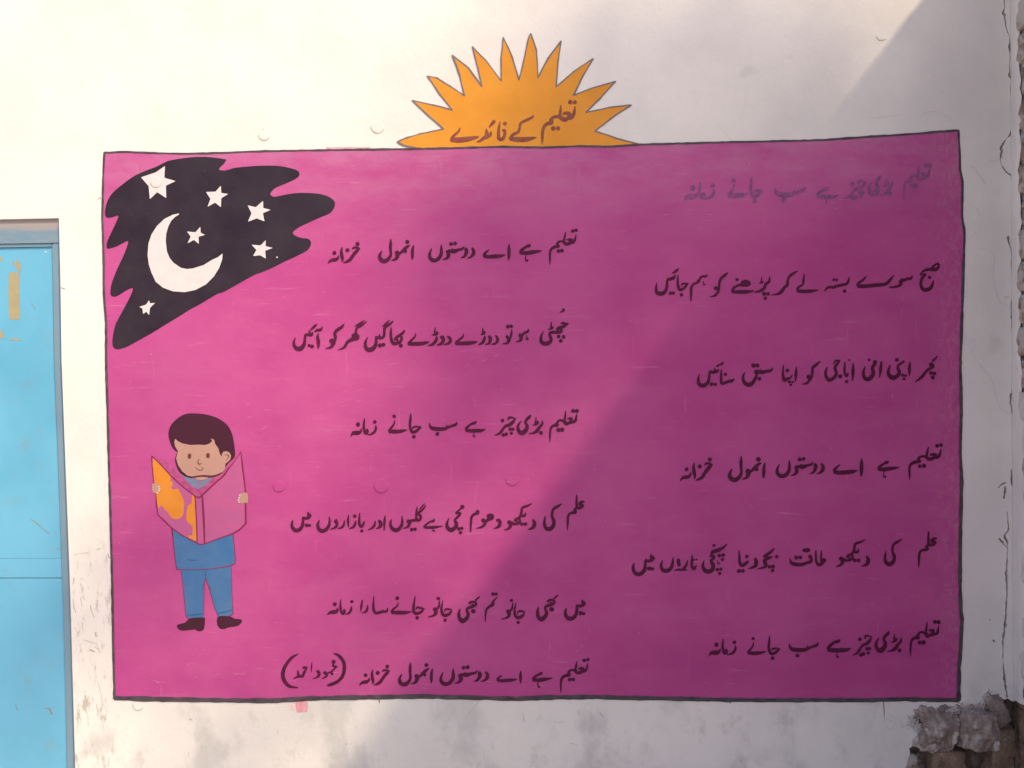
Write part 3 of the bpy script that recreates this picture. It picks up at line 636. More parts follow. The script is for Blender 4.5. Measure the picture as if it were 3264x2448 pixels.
L5 = [("zamana5", "408 188 38|405 248 10 395 300 28 370 335 24 325 352 6|310 290 26 315 320 28 295 340 32 272 310 28 262 250 26 268 158 6|190 222 48|225 265 8 220 308 36 180 320 46 130 328 32 92 358 6"),
 ("sara", "865 270 10 852 310 28 810 315 28 780 320 28|800 288 8 802 318 22|780 320 32 730 335 32 695 315 32 682 250 28 688 118 6|610 235 10 605 280 26 585 315 26 532 332 6|540 168 12 530 240 26 520 315 6"),
 ("jane5", "1240 395 42|1225 292 8 1240 262 22 1290 270 24 1335 278 6|1330 280 10 1290 320 32 1235 340 36 1200 320 34 1195 250 30 1215 122 10|987 145 46|998 200 10 985 245 20 935 285 24 918 318 32|920 325 38 1000 328 44 1090 328 40 1175 315 8"),
 ("jano", "1597 425 40|1590 320 8 1600 288 22 1645 285 24 1685 292 6|1680 295 10 1650 345 34 1595 365 38 1560 340 34 1550 270 26 1568 172 6|1510 148 42|1525 180 12 1520 240 24 1500 275 28|1465 285 46|1475 290 44 1478 335 40 1450 365 26 1378 385 8"),
 ("bhi", "2035 125 14 1985 170 24|1905 210 34 1940 190 26 1985 200 26 1985 232 30 1930 255 36 1880 275 30 1875 310 34 1890 350 38 1870 400 44 1820 435 54 1780 400 42 1770 340 32 1785 285 14|1945 225 24|1955 310 54"),
 ("tum", "688 92 42|725 92 38|738 135 12 690 185 26 685 215 40|690 225 40 650 245 32 610 280 26 592 330 24 588 450 6", 1520),
 ("@jano", (2308, 152, 2618, 472)), ("@bhi", (2755, 95, 3040, 440)), ("@mein", (3115, 158, 3392, 425))]
L6 = [("@khazana", (1060, 272, 1455, 540)), ("@anmol", (1558, 238, 2002, 545)), ("@doston", (2085, 282, 2715, 540)), ("@ae", (2805, 345, 3135, 515)), ("@hai", (3258, 360, 3530, 568)), ("@talim", (3620, 185, 3995, 632)),
 ("paren_l", "285 135 8 200 185 32 125 280 38 90 380 44 105 470 44 170 545 34 280 565 12"), ("paren_r", "735 130 10 800 155 32 860 230 38 872 320 38 848 420 38 780 490 36 700 525 36 655 535 18"),
 ("mahmood", "735 235 48|740 255 18 725 288 18 760 295 22 785 295 6|780 298 10 740 330 18 700 365 18 660 378 18|715 388 34|625 375 40|640 385 34 648 410 26 620 435 18 585 450 5|530 350 32 550 380 36 545 415 30 520 435 18 470 452 5"),
 ("ahmad", "460 238 5 455 300 14 452 368 4|350 312 32 380 308 26 405 305 6|400 305 10 375 350 26 355 385 32 345 425 22|345 425 22 300 418 36 275 425 26 220 452 5|280 345 12 285 395 30")]
R1 = [("@zamana", (122, 315, 515, 565)), ("@jane", (665, 262, 1132, 585)), ("@sab", (1275, 385, 1665, 575)), ("@hai3", (1805, 380, 2090, 600)), ("@cheez", (2155, 300, 2440, 550)), ("@bari", (2465, 235, 2785, 505)), ("@talim3", (2915, 82, 3270, 548))]
R2 = [("jaein", "412 185 14 380 215 32 335 245 18|365 265 12 350 300 38 300 320 34 268 325 24 262 400 32 250 460 38 210 500 48 150 500 46 125 460 34 130 365 8|305 498 42|345 498 40|403 262 8 400 340 26 405 410 32 430 455 34 480 435 32 515 390 26 540 375 6|445 402 12 465 378 24 530 375 8|448 520 42"),
 ("hum", "775 260 12 760 285 26 710 285 22 680 318 28|665 345 46|650 365 28 600 385 28 574 430 30 570 500 30 568 602 10|728 345 8 728 375 12 742 390 14 722 402 6"),
 ("ko2", "1040 235 10 1000 270 32 950 315 32 930 370 28 925 440 28 905 500 32|885 435 48|890 515 36 860 535 22 805 545 6"),
 ("hne", "1155 325 40|1215 370 40 1260 345 34 1310 365 32 1295 395 32 1230 395 36 1170 398 28 1112 435 30 1092 478 26|1265 365 30|1095 482 32 1200 482 44 1290 480 38 1375 468 6"),
 ("par", "1570 290 12 1565 350 28 1520 385 34 1505 430 34 1460 465 34 1375 488 6|1468 290 8 1465 330 16 1460 368 14|1435 372 8 1478 365 18 1492 345 10|1500 508 48|1550 508 44|1515 562 42"),
 ("kar", "1925 215 8 1870 250 30 1820 290 28 1802 340 26 1795 395 34 1760 425 34 1720 480 40 1670 510 26 1595 520 8"),
 ("le", "2010 255 8 2003 330 24 1990 390 22 1940 420 26 1922 455 30|1925 468 36 2000 475 40 2100 472 36 2190 458 10"),
 ("basta", "825 290 8 815 340 26 790 380 32 730 395 34 660 410 32 620 425 34 570 420 26 530 445 22 510 478 6|628 328 34|665 328 32|765 472 42", 1760),
 ("savere", "1040 285 12 1000 330 26 945 370 32 932 402 36|935 410 42 1020 410 42 1130 400 42 1240 390 38 1300 375 34 1340 335 34 1392 270 10|1628 270 8 1612 310 28 1570 315 32 1530 330 34 1485 335 44|1480 345 46 1480 385 38 1430 415 26 1340 425 18", 1760),
 ("subh", "1930 130 20 1955 125 26 1965 155 26 1935 192 40 1880 195 40 1895 158 28 1930 130 20|1870 195 36 1810 200 32 1760 225 22 1730 265 20|1790 258 40 1765 285 36 1742 340 32 1738 400 34 1768 450 42 1820 455 42 1870 420 38 1900 340 14|1848 298 38", 1760)]
R3 = [("sunaein", "450 112 34|440 120 22 378 150 26|345 175 12 355 205 32|400 190 18 378 215 36 320 225 36 288 220 26 280 290 30 265 350 38 215 395 48 160 385 44 140 330 32 155 245 8|310 378 42|358 380 40|435 190 10 432 270 30 435 350 34 450 370 32 520 345 34 570 335 36 600 308 10|488 252 40"),
 ("sabaq", "1090 170 10 1065 205 32 1010 215 36 960 225 44 900 220 44 870 212 42|935 188 10 935 215 26|870 215 42 885 260 32 860 320 38 810 380 48 750 375 46 715 330 36 715 270 28 740 225 8|845 140 54|895 142 50|922 310 46"),
 ("apna", "1390 158 10 1385 250 36 1378 350 10|1340 258 8 1310 300 22 1270 312 36 1235 330 38 1220 250 30 1225 135 10|1275 205 44|1300 350 34|1340 350 30|1320 388 32"),
 ("ko3", "1700 85 8 1650 125 32 1600 170 32 1595 230 28 1585 290 28 1550 330 36|1548 285 56|1545 350 32 1510 372 22 1462 378 8"),
 ("ji", "1860 120 8 1890 82 22 1945 78 20|1940 85 14 1910 120 34 1882 165 34 1895 210 34 1900 250 38 1865 300 38 1810 325 42 1770 280 34 1765 220 28 1785 158 10|1950 278 50"),
 ("abba", "2115 112 10 2112 220 38 2108 335 12|2010 92 10 2005 180 26 2010 250 28 2035 270 34 2050 235 14|2032 345 42|2050 70 14|2064 76 12|2078 68 14"),
 ("ammi", "1235 90 18 1225 180 36 1212 290 10|1150 95 44|1175 90 14 1150 120 36 1120 170 38 1130 220 42 1120 270 44 1065 315 50 1015 290 42 1005 220 32 1032 150 10|1078 68 34", 1240),
 ("apni", "1600 92 10 1592 180 38 1592 270 10|1525 85 22 1490 110 24 1450 140 28 1445 180 32 1462 220 38 1440 270 44 1380 298 54 1330 260 42 1325 200 32 1348 135 10|1432 68 46|1505 265 38|1540 268 34|1522 310 32", 1240),
 ("phir", "1945 25 14 1890 85 28|1868 128 52|1892 140 50 1860 175 44|1840 185 36 1800 220 26 1745 290 34 1665 350 8|1865 235 44|1910 242 44|1888 292 48", 1240)]
R4 = [("@khazana", (105, 270, 528, 575)), ("@anmol", (722, 252, 1198, 580)), ("@doston", (1330, 268, 1950, 532)), ("@ae", (2052, 280, 2443, 520)), ("@hai", (2620, 305, 2908, 535)), ("@talim", (3018, 92, 3460, 562))]
R5 = [("@mein", (98, 340, 390, 620)),
 ("taron", "865 350 8 860 430 32 860 500 32 888 525 44 915 490 14|890 415 22|920 412 22|805 425 10 785 490 30 752 528 30|688 412 38 690 450 44 700 490 36|790 542 20 700 542 26 630 550 6|620 385 10 615 450 28 600 510 38 550 555 48 490 545 44 468 490 32 485 420 8"),
 ("pahunchi", "1140 232 36|1305 215 14 1260 260 30 1200 290 44 1130 315 44 1105 350 26|1090 370 20 1140 368 30 1130 400 34 1102 430 32 1130 480 44 1120 540 48 1070 565 50 1020 545 44 1000 490 32 1015 425 8|1210 362 44|1260 355 44|1250 412 40|1190 425 8 1190 455 12 1210 465 14 1215 445 6|1185 540 42|1230 535 38|1215 588 38"),
 ("dunya", "1462 300 10 1465 380 26 1470 450 32 1500 490 38 1560 450 32 1582 425 6|1560 372 40|1460 560 48|1510 558 46|1668 402 34 1680 450 44 1660 500 38 1578 530 8"),
 ("bacho", "1910 270 14 1860 320 34 1800 360 32 1782 378 18 1885 378 12|1870 385 26 1820 402 36 1785 430 42 1800 470 42 1790 505 34 1690 535 6|1940 375 42|1850 505 44|1895 500 46|1888 552 42"),
 ("taqat", "470 295 12 465 380 24 470 440 28|400 295 14 400 380 26 405 440 28 440 480 40 490 450 34 512 418 34 480 405 20|322 365 44 340 400 38 332 440 40 280 455 34 220 475 40 150 475 44 90 455 38 68 400 10|280 295 54|305 292 46|250 295 42|150 388 48|200 385 46", 2040),
 ("@dekho", (2688, 155, 3130, 505)), ("@ki", (3305, 145, 3542, 495)), ("@ilm", (3740, 50, 3990, 518))]
R6 = [("@zamana", (112, 258, 470, 490)), ("@jane", (598, 222, 1030, 530)), ("@sab", (1135, 302, 1512, 500)), ("@hai3", (1612, 262, 1930, 507)), ("@cheez", (1942, 212, 2200, 490)), ("@bari", (2232, 162, 2578, 440)), ("@talim3", (2675, 20, 3070, 485))]
line(1020, 700, L1, M_TXT); line(900, 970, L2, M_TXT); line(1090, 1280, L3, M_TXT); line(900, 1560, L4, M_TXT); line(1020, 1870, L5, M_TXT)
line(880, 2050, L6, M_TXT, label="last verse line, ending in a name in brackets")
line(2150, 500, R1, M_TXT_FADE, wk=1.25, label="faded, half rubbed out first verse line at the top right")
line(2060, 810, R2, M_TXT); line(2190, 1130, R3, M_TXT); line(2140, 1390, R4, M_TXT); line(1990, 1680, R5, M_TXT); line(2230, 1970, R6, M_TXT)

# ------------------------------------------------------------------ painted rising sun with the title
sc3 = 4.1463
SUNA = pairs("30 1505 180 1440 330 1395 480 1365 640 1335 430 1150 225 955 490 1015 755 1085 600 890 425 635 540 655 735 775 915 895 850 620 755 360 960 520 1145 775 1085 500 1020 245 1200 430 1400 700 1398 400 1425 125 1540 370 1635 685", 1260, 90, sc3)
SUNB = pairs("130 400 190 120 215 75 290 290 310 655 440 410 615 175 575 440 550 775 790 570 1040 405 900 640 780 890 1040 790 1335 705 1130 930 945 1115 1250 1050 1540 1018 1280 1190 1060 1360 1340 1455 1660 1540", 1640, 90, sc3)
sunp = SUNA + SUNB
c = W(1650, 380)
psun = empty("painted_sun", (c.x, 0, c.z), "orange painted rising sun with spiky rays and the title, above the pink panel", "painting")
base = [(x, y) for x, y in TOPL if 1310 < x < 2035][::-1]
sheet("sun_disc", [sunp + [(2039, 462)] + base + [pairs("265 1575", 1260, 90, sc3)[0], pairs("120 1545", 1260, 90, sc3)[0]]], .0013, M_SUNP, psun)
ol = []
for i, (a, b) in enumerate(zip(sunp[:-1], sunp[1:])):
    w = rnd.uniform(4.2, 6.4); m_ = ((a[0] + b[0]) / 2 + rnd.uniform(-.8, .8), (a[1] + b[1]) / 2 + rnd.uniform(-.8, .8))
    ol.append(stroke([(a[0], a[1], w), (m_[0], m_[1], w * rnd.uniform(.75, 1.0)), (b[0], b[1], w)], 3, .35))
ol.append(stroke(trips("30 1505 24 110 1548 28 265 1580 18", 1260, 90, sc3), 4))
sheet("sun_outline", ol, .0016, M_SUNLINE, psun)
line(1390, 310, TITLE, M_TITLE, par=psun, z=.0017)

# ------------------------------------------------------------------ painted night sky
s5 = 4.1475
NS = pairs("1650 115 1400 85 1200 90 930 130 840 165 740 215 560 285 430 350 300 445 180 545 110 640 75 740 65 840 90 885 150 885 240 862 210 950 150 1080 95 1200 85 1270 105 1298 200 1275 300 1225 370 1198 345 1300 290 1430", 320, 480, s5)
NS += pairs("270 340 220 460 170 600 155 740 190 785 260 775 350 720 440 670 496 665 460 770 400 890 330 1020 270 1130 225 1230 190 1400 190 1530 240 1578 300 1575 400 1545 550 1465 800 1325 1000 1200 1200 1080 1340 990 1500 905 1640 820 1780 740 1896 700", 320, 780, 4.74)
NS += pairs("440 1655 560 1610 700 1550 860 1470 1000 1405 1120 1345 1180 1300 1210 1240 1200 1190 1160 1165 1080 1155 1010 1130 972 1100 985 1065 1060 1010 1200 945 1330 885 1450 835 1510 770 1528 700 1500 650 1420 600 1290 570 1100 560 950 570 820 595 720 612 672 580 700 530 760 485 880 435 990 385 1050 340 1055 295 1010 255 900 225 780 205 600 200 400 210 200 230 100 260 20 262 -5 240 60 175 80 140", 700, 480, s5)
c = W(650, 800)
night = empty("painted_night_sky", (c.x, 0, c.z), "black painted night sky patch with white crescent moon and stars, top left of the panel", "painting")
sheet("black_patch", [smooth_path(NS, 3, True)], .0015, M_BLACK, night)
stars = [pairs("858 205 850 362 1000 405 870 465 875 630 755 552 658 645 642 470 540 355 735 290", 320, 480, s5),
         pairs("1596 465 1602 562 1694 575 1602 632 1597 750 1520 690 1420 745 1458 640 1400 548 1525 545", 320, 480, s5),
         pairs("578 665 580 760 678 785 575 830 598 938 495 898 378 942 425 830 373 725 482 750", 700, 480, s5),
         pairs("1325 1010 1330 1088 1388 1115 1302 1140 1305 1235 1240 1182 1155 1228 1198 1140 1148 1070 1260 1082", 320, 480, s5),
         pairs("612 1185 612 1265 708 1288 605 1325 615 1430 540 1385 445 1395 490 1315 425 1245 545 1255", 700, 480, s5),
         pairs("740 840 755 885 832 880 755 955 742 1065 700 1015 650 1045 640 965 592 940 695 905", 320, 780, 4.74)]
def round_tips(st, f=.12):
    out = []
    n = len(st)
    for i, p in enumerate(st):
        a, b = st[i - 1], st[(i + 1) % n]
        out += [(p[0] + (a[0] - p[0]) * f, p[1] + (a[1] - p[1]) * f), (p[0] + (a[0] + b[0] - 2 * p[0]) * f * .12, p[1] + (a[1] + b[1] - 2 * p[1]) * f * .12), (p[0] + (b[0] - p[0]) * f, p[1] + (b[1] - p[1]) * f)]
    return out
for st in stars: sheet("star", [round_tips(st)], .0020, M_WHITE, night)
moon = pairs("1045 832 960 850 850 905 750 1000 680 1110 640 1230 628 1380 645 1510", 320, 480, s5) + \
       pairs("780 430 840 560 950 650 1100 705 1280 718 1440 685 1600 600 1720 480 1800 350 1845 220 1850 135 1780 190 1700 225 1560 310 1400 360 1310 368 1220 350 1110 275 1050 200 1010 100", 320, 780, 4.74) + \
       pairs("868 1200 875 1100 900 1010 940 930 990 880 1040 848", 320, 480, s5)
sheet("crescent_moon", [moon], .0020, M_WHITE, night)
sheet("paint_speck", [stroke([(700 + 762 / s5, 480 + 1410 / s5, 5)])], .0020, M_WHITE, night)

# ------------------------------------------------------------------ painted boy reading
sb = 4.608; bx, by = 460, 1300; D2 = 360 * sb
c = W(640, 1650)
boy = empty("painted_boy", (c.x, 0, c.z), "painted cartoon boy in blue clothes reading an open book, left side of the panel", "painting")
def bp(s, dy=0, sm=0): 
    q = pairs(s, bx, by, sb, dy); return smooth_path(q, sm, True) if sm else q
def bs(s, dy=0): return stroke(trips(s, bx, by, sb, dy), 4, .15, .8)
sheet("shirt", [bp("415 110 600 240 760 325 830 352 900 340 1100 250 1300 190 1325 350 1338 630 1100 690 900 712 700 718 480 712 445 450", D2)], .0013, M_BLUE, boy)
sheet("trousers", [bp("540 712 900 706 1280 670 1290 1000 1300 1250 1312 1360 1240 1395 1090 1405 1030 1290 970 1070 905 860 888 950 882 1200 872 1420 640 1425 612 1390 575 1000", D2)], .0012, M_BLUE, boy)
for s in ("650 1440 600 1495 500 1520 485 1560 540 1610 650 1606 750 1595 790 1620 860 1610 885 1560 893 1480 880 1420 700 1425", "1090 1405 1070 1500 1105 1575 1170 1590 1240 1565 1380 1540 1435 1480 1420 1445 1330 1435 1250 1398"):
    sheet("shoe", [bp(s, D2, 3)], .0015, M_HAIR, boy)
sheet("clothes_outline", [bs(s, D2) for s in ("410 110 22 430 300 14 455 550 12 478 712 12", "478 710 12 600 720 11 900 712 10 1100 690 12 1250 665 14 1338 632 12", "1305 195 10 1322 350 10 1335 500 12 1336 632 14",
    "545 735 10 570 950 8 605 1300 10 620 1410 12", "895 740 8 905 840 10 888 900 10 878 1100 9 874 1400 8", "905 845 12 960 1000 12 1030 1250 8 1090 1405 12", "1280 680 6 1290 1000 6 1298 1250 8 1308 1370 12", "615 1405 8 655 1440 8", "1300 1370 12 1240 1400 10")], .0016, M_LINE, boy)
for s in ("640 1386 7 750 1380 9 870 1360 6", "1080 1360 6 1180 1340 10 1290 1310 6", "895 735 7 898 790 7", "890 890 5 865 960 6 848 1015 4", "640 565 5 700 578 8 780 575 5", "920 925 4 985 1000 5"): sheet("clothes_seam", [bs(s, D2)], .0017, M_NAVY, boy)
book_v = "115 705 300 770 440 880 530 960 640 1100 790 1200 860 1160 1020 1020 1160 950 1330 760 1422 645 1250 880 1050 1100 860 1270 800 1310 740 1290 560 1150 400 1000 240 830"
sheet("book_gutter", [bp(book_v)], .0013, M_BOOKV, boy)
sheet("hair", [bp("680 80 560 110 450 190 380 280 357 390 380 500 420 590 470 640 490 650 455 750 485 880 540 970 620 1010 700 1028 850 1012 1000 1022 1100 990 1160 940 1200 860 1250 800 1325 730 1335 640 1305 430 1260 310 1200 230 1080 150 900 95", 0, 3)], .0016, M_HAIR, boy)
sheet("shirt_collar", [bp("540 965 600 1010 700 1040 760 1035 850 1070 940 1040 1020 1018 900 1130 790 1198 700 1145 620 1080")], .00185, M_COLLAR, boy)
sheet("collar_fold", [bs("790 1065 6 770 1120 8 745 1160 4"), bs("800 1070 6 815 1110 9 820 1150 4"), bs("795 1070 5 800 1120 8 798 1190 4"), bs("540 965 8 640 1090 8 790 1200 10 860 1160 6"), bs("760 1045 6 850 1068 8 940 1038 6")], .0019, M_BOOKV, boy)
sheet("neck", [bp("760 1022 850 1012 930 1020 944 1034 850 1062 770 1046")], .0019, M_SKIN, boy)
face = sheet("face", [bp("460 455 500 490 560 520 680 545 800 540 900 545 960 525 1000 490 995 470 975 455 1005 455 1030 470 1045 530 1090 590 1115 680 1138 716 1145 675 1165 645 1210 635 1255 655 1278 700 1270 750 1240 785 1195 820 1190 890 1155 940 1060 980 1000 992 860 982 700 1005 640 995 560 930 500 840 472 740 500 640 455 560 445 490")], .0020, M_SKIN, boy)
def ell(cx_, cy_, rx, ry): return [(bx + (cx_ + rx * math.cos(i * math.pi / 7)) / sb, by + (cy_ + ry * math.sin(i * math.pi / 7)) / sb) for i in range(14)]
for e_ in ((668, 708, 28, 40), (940, 700, 29, 40)): sheet("eye", [ell(*e_)], .0023, M_BROWN, boy)
sheet("nose", [bs("808 748 8 792 800 14 812 828 18 848 810 6")], .0023, M_BROWN, boy)
sheet("mouth", [bs("752 868 6 790 902 11 830 918 12 866 896 10 868 874 6"), bs("868 880 5 835 880 6")], .0023, M_BROWN, boy)
sheet("ear_line", [bs("1188 690 6 1235 692 14 1238 730 12 1200 768 5")], .0023, M_BROWN, boy)
sheet("chin_line", [bs("700 1012 12 850 994 22 1000 1006 14 1100 985 8")], .0018, M_BROWN, boy)
book = sheet("book_cover", [bp("130 725 240 830 400 1000 560 1150 740 1290 775 1970 600 1895 410 1762 208 1570 180 1400 165 1200 140 1050"), bp("745 1290 860 1275 1050 1100 1250 880 1422 650 1450 900 1490 1250 1495 1690 1420 1770 1300 1845 1100 1915 900 1990 820 2002 775 1972")], .00175, M_BOOKP, boy)
sheet("orange_cover_paint", [smooth_path(bp("130 740 260 860 390 985 388 1060 430 1105 400 1170 440 1200 500 1185 540 1260 575 1330 590 1400 585 1500 570 1580 520 1625 440 1632 385 1590 350 1530 300 1490 255 1430 215 1475 190 1350 165 1150 140 950"), 2, True),
    bp("705 1268 742 1292 755 1500 768 1760 775 1960 700 1925 650 1900 662 1865 710 1875 715 1740 650 1690 618 1640 625 1540 640 1440 680 1410 700 1400")], .0020, M_BOOKO, boy)
sheet("book_outline", [bs(s) for s in ("115 705 12 240 830 14 400 1000 16 560 1150 14 745 1290 18", "745 1290 20 800 1318 26 860 1275 24", "860 1275 24 1050 1100 20 1180 980 26 1250 880 18 1340 770 12 1422 645 14", "110 705 8 122 850 12 142 1100 8", "178 1250 10 182 1400 16 205 1570 16",
    "205 1568 14 300 1655 18 410 1762 14 600 1895 14 760 1972 14 820 2003 16 900 1990 14 1100 1915 14 1300 1845 18 1420 1770 22 1495 1690 20", "1422 645 12 1445 850 22 1475 1100 20 1490 1250 18", "1490 1385 22 1492 1550 26 1495 1700 24", "748 1290 16 762 1500 18 774 1750 18 778 1970 16", "855 1280 24 868 1500 30 882 1750 28 888 1990 20")], .0023, M_LINE, boy)
for s, nl in (("125 1115 200 1108 235 1150 240 1200 205 1250 165 1252 130 1230 120 1170", ((218, 1155), (232, 1186), (222, 1213), (197, 1244))), ("1420 1255 1520 1250 1525 1385 1480 1392 1410 1392 1398 1320", ((1408, 1280), (1397, 1320), (1387, 1352), (1397, 1381)))):
    h = sheet("hand", [bp(s, 0, 2)], .0026, M_SKIN, boy)
    for q in nl:
        w_ = stroke([(bx + q[0] / sb, by + q[1] / sb, 5.0)])
        sheet("fingernail", [w_], .0028, M_WHITE, h)

# ------------------------------------------------------------------ scratches, scuffs and fine cracks on the plaster
def zz(s, ox, oy, sc): return stroke(trips(s, ox, oy, sc), 3, .3, .9)
scr = [zz(s, 0, 1650, 2.08) for s in ("490 250 4 520 240 3 580 232 4", "635 215 4 665 205 6", "715 235 5 722 262 8 735 268 6", "545 690 3 552 745 3", "550 808 3 590 822 5 640 835 3", "590 878 8 610 880 12 630 892 5", "600 580 5 608 625 5 628 665 4",
    "630 760 6 640 790 8", "486 540 4 492 600 6 505 630 4", "535 530 3 545 590 4", "648 1080 2 665 1150 3 690 1250 2", "608 965 3 612 985 2", "640 835 3 665 900 3", "490 400 8 486 440 6", "700 640 2 720 670 3")]
scr += [zz(s, 300, 2050, 1.843) for s in ("560 445 6 577 452 6", "230 355 2 225 375 3", "350 615 2 351 635 2", "555 640 2 556 668 2", "1480 590 5 1483 598 4", "2050 648 5", "1078 505 2 1080 540 2", "60 370 2 66 385 3", "0 20 3 25 35 3 35 50 2")]
scr += [zz(s, 1000, 2150, 1.58) for s in ("1055 195 2 1060 235 3", "1330 180 2 1338 205 3", "835 130 1.5 795 180 2 765 210 1.5", "1440 190 4 1455 212 5", "160 350 6", "655 398 5", "1210 240 2 1260 240 1.5", "1290 345 3 1330 355 2", "2145 432 5 2155 440 4")]
scr += [zz(s, 1700, 0, 1.4143) for s in ("1545 165 4 1560 182 7 1592 178 3",)]
scr += [stroke([(312, 636, 4), (318, 630, 5), (322, 634, 4)], 3, .6), stroke([(193, 917, 4), (206, 921, 5)], 3, .6), zz("300 570 12 305 590 14", 3064, 1800, 3.318)]
sheet("scuff_mark", scr, .0004, paint("brown_scuffs", (.36, .31, .27), (.50, .45, .40), .8, 90, .5), wall)
fine = [zz(s, 3064, 450, 3.318) for s in ("115 262 2 160 300 3 215 400 2 265 462 3", "130 945 2 200 1060 2.5", "165 1130 2 300 1160 3 350 1220 3 335 1400 4 360 1550 4 390 1655 5", "285 190 3 350 212 5 400 195 3", "455 1650 20 500 1650 20")]
fine += [zz(s, 3064, 900, 3.318) for s in ("355 10 4 365 90 5 390 170 5 430 225 6 500 250 4", "110 730 2 200 880 3 320 1030 3 365 1200 3 400 1310 4 460 1370 4 520 1390 4")]
fine += [zz(s, 2764, 0, 1.66) for s in ("0 625 1.5 80 620 2 180 608 1.5", "270 625 1.5 335 588 2 420 612 1.5 455 650 1.5", "385 480 1.5 420 500 1.2", "530 870 1.5 570 900 2 630 975 1.5")]
sheet("hairline_crack", fine, .0004, paint("crack_shadow_dust", (.52, .46, .45), (.60, .54, .51), .9, 90, .5), wall)
scuff2 = [stroke([(1098 + rnd.gauss(0, 40), 472 + rnd.uniform(-3, 2), rnd.uniform(1, 3)), (1108 + rnd.gauss(0, 40), 472 + rnd.uniform(-3, 2), rnd.uniform(1, 3))]) for _ in range(26)]
sheet("pink_overspill", scuff2, .0005, M_SWATCH, panel)

# ------------------------------------------------------------------ round filled holes
def plug(u, v, r, m, off, label, mrim):
    c = W(u, v); R_ = (W(u + r, v) - c).length
    e = empty("wall_plug", (c.x, -off, c.z), label, "wall plug", "round filled holes in the painted wall")
    n = 24; V = [(c.x, -off - .00085, c.z)]; F = []
    rr = [(.80, .0008), (.93, .0007), (1.0, .0002)]
    jit = [rnd.uniform(.93, 1.07) for _ in range(n)]
    for q, h in rr:
        for i in range(n): V.append((c.x + R_ * q * jit[i] * math.cos(i * 2 * math.pi / n), -off - h, c.z + R_ * q * jit[i] * math.sin(i * 2 * math.pi / n)))
    F += [(0, 1 + i, 1 + (i + 1) % n) for i in range(n)]
    for k in range(2): F += [(1 + k * n + i, 1 + (k + 1) * n + i, 1 + (k + 1) * n + (i + 1) % n, 1 + k * n + (i + 1) % n) for i in range(n)]
    mesh_obj("filler_disc", V, F, m, e, False)
    arc = [(u + r * 1.08 * math.cos(t), v + r * 1.08 * math.sin(t), 1.4 + 1.4 * math.sin((t - .3) * 1.25) ** 2) for t in [.35 + i * .27 for i in range(11)]]
    sheet("rim_gap", [stroke(arc, 2, .2)], off + .0003, mrim, e)
RIMP = paint("rim_gap_pink", (.30, .03, .11), None, .7); RIMW = paint("rim_gap_grey", (.42, .38, .34), None, .8)
plug(842, 430, 17, MW, .0002, "small round filled hole with dark nick, in the white wall above the panel", RIMW)
plug(1203, 404, 20, MW, .0002, "round filled hole in the white wall just left of the painted sun", RIMW)
plug(889, 1549, 18, MP, .0012, "round filled hole in the pink paint, leftmost of the three in a row", RIMP)
plug(1215, 1548, 22, MP, .0012, "round filled hole in the pink paint, middle of the three in a row", RIMP)
plug(1633, 1526, 21, MP, .0012, "round filled hole in the pink paint, rightmost of the three in a row", RIMP)
plug(498, 580, 17, M_WHITE, .0022, "round filled hole painted over by the biggest white star", RIMW)
plug(440, 2249, 15, MW, .0002, "faint round filled hole in the white wall under the panel's lower left corner", RIMW)
sheet("nick", [stroke([(838, 414, 7), (845, 418, 9)], 3, .8)], .0006, M_SCR, wall)

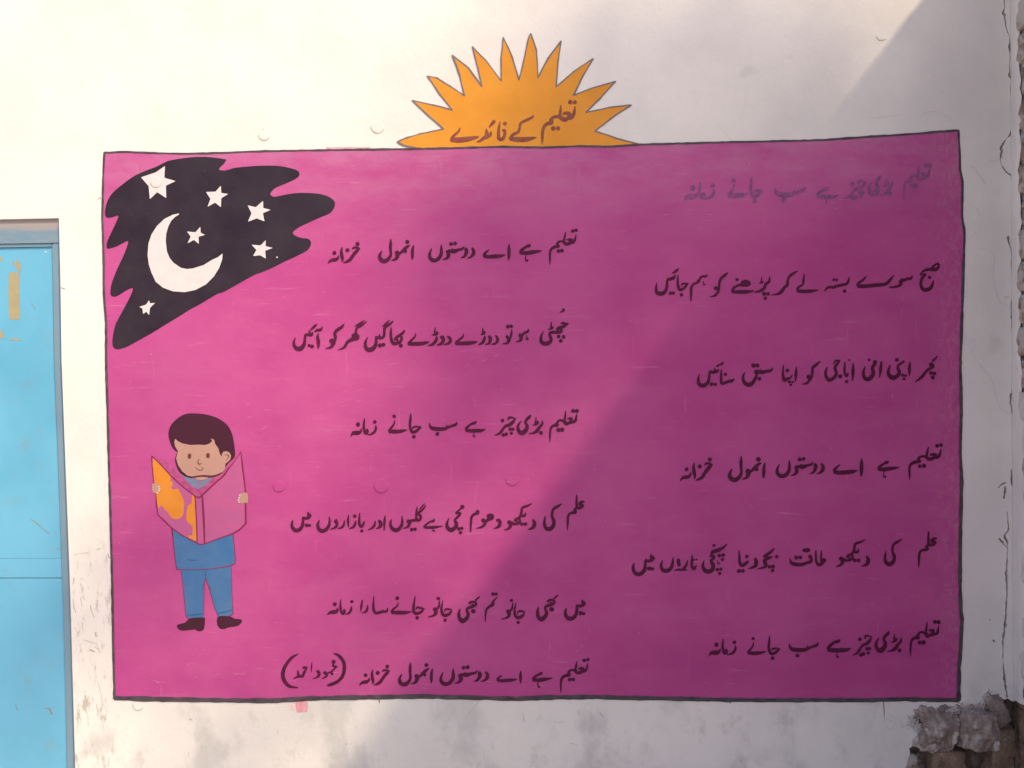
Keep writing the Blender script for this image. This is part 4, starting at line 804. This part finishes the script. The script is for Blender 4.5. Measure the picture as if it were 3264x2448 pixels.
# ------------------------------------------------------------------ the tree behind the viewer that dapples the wall
trunkm = M("tree_bark", .9, .1); trunkm.bump(trunkm.noise(25, 5, .7, (1, 1, .3)), .6, .02)
trunkm.done(trunkm.mix(trunkm.noise(10, 5, .6), (.12, .085, .06), (.20, .15, .11)))
leafm = M("leaf_green", .6, .3); leafm.done(leafm.mix(leafm.noise(3, 2), (.045, .085, .02), (.075, .12, .03)))
TS = -SUN
def toward_sun(u, v, dist): return W(u, v) + TS * dist
troot = toward_sun(2300, 1500, 8.6); TB = Vector((troot.x + .5, troot.y - .4, 0))
tree = empty("shade_tree", TB, "leafy tree behind the viewer casting soft dappled shade on the wall", "tree")
blobs = [(2150, 330, 380, 260, .82), (1930, 170, 150, 190, .55), (2480, 260, 260, 200, .45), (2450, 60, 260, 120, .55), (2080, 60, 230, 90, .6), (2680, 170, 110, 120, .55), (2430, 400, 320, 210, .80), (1850, 420, 170, 130, .5), (2100, 680, 330, 230, .88), (1900, 940, 200, 180, .6), (1620, 720, 230, 190, .58), (1700, 1040, 260, 210, .60), (1330, 780, 170, 130, .42), (1380, 980, 150, 110, .35),
         (1560, 1300, 190, 150, .45), (1150, 1900, 240, 100, .52), (1230, 2140, 200, 100, .30), (540, 1750, 170, 130, .50), (270, 1880, 130, 120, .38), (420, 1960, 70, 90, .3), (1280, 1420, 120, 80, .3), (90, 2150, 130, 190, .40), (740, 2380, 260, 90, .50), (560, 2040, 160, 70, .25), (420, 1330, 90, 160, .25), (760, 1500, 160, 60, .2), (1330, 1620, 150, 90, .18),
         (2750, 1150, 420, 380, .5), (2300, 1700, 420, 320, .5), (2700, 2000, 350, 250, .4)]
LV, LF = [], []
def leaf_quad(p):
    n0 = len(LV); d = Vector((rnd.gauss(0, 1), rnd.gauss(0, 1), rnd.gauss(0, 1))).normalized(); e = d.orthogonal().normalized()
    e = Matrix.Rotation(rnd.uniform(0, 6.28), 3, d) @ e; f = d.cross(e); L = rnd.uniform(.035, .055); w = L * .55
    LV.extend([p - e * L, p + f * w, p + e * L, p - f * w]); LF.append((n0, n0 + 1, n0 + 2, n0 + 3))
for (u, v, ru, rv, cv) in blobs:
    A = math.pi * (ru * .00088) * (rv * .00088) * 2.0
    n = int(-math.log(1 - cv) * A / .0012)
    t0 = rnd.uniform(-.5, .5)
    for _ in range(n):
        p = toward_sun(u + rnd.gauss(0, ru * .62), v + rnd.gauss(0, rv * .62), 8.4 + t0 + rnd.gauss(0, .28))
        leaf_quad(p)
mesh_obj("crown", LV, LF, leafm.m, tree)
def limb(pts, rs, name="limb"):
    V, F = [], []; n = 8
    q = smooth_path([(p.x, p.y, p.z, r) for p, r in zip(pts, rs)], 4)
    for (x, y, z, r) in q:
        for i in range(n): a = i * 2 * math.pi / n; V.append((x + r * math.cos(a), y + r * math.sin(a), z))
    for k in range(len(q) - 1): F += [(k * n + i, k * n + (i + 1) % n, (k + 1) * n + (i + 1) % n, (k + 1) * n + i) for i in range(n)]
    mesh_obj(name, V, F, trunkm.m, tree, True)
top = Vector((TB.x - .1, TB.y + .1, 4.6))
limb([TB, TB + Vector((.05, 0, 1.5)), TB + Vector((-.06, .05, 3.2)), top], [.19, .15, .12, .09], "trunk")
for (u, v, ru, rv, cv) in blobs[-3:] + [blobs[4], blobs[0], blobs[9]]:
    e_ = toward_sun(u, v, 8.4); mid = top.lerp(e_, .5) + Vector((rnd.uniform(-.2, .2), 0, .15))
    limb([top, mid, e_], [.06, .03, .008])
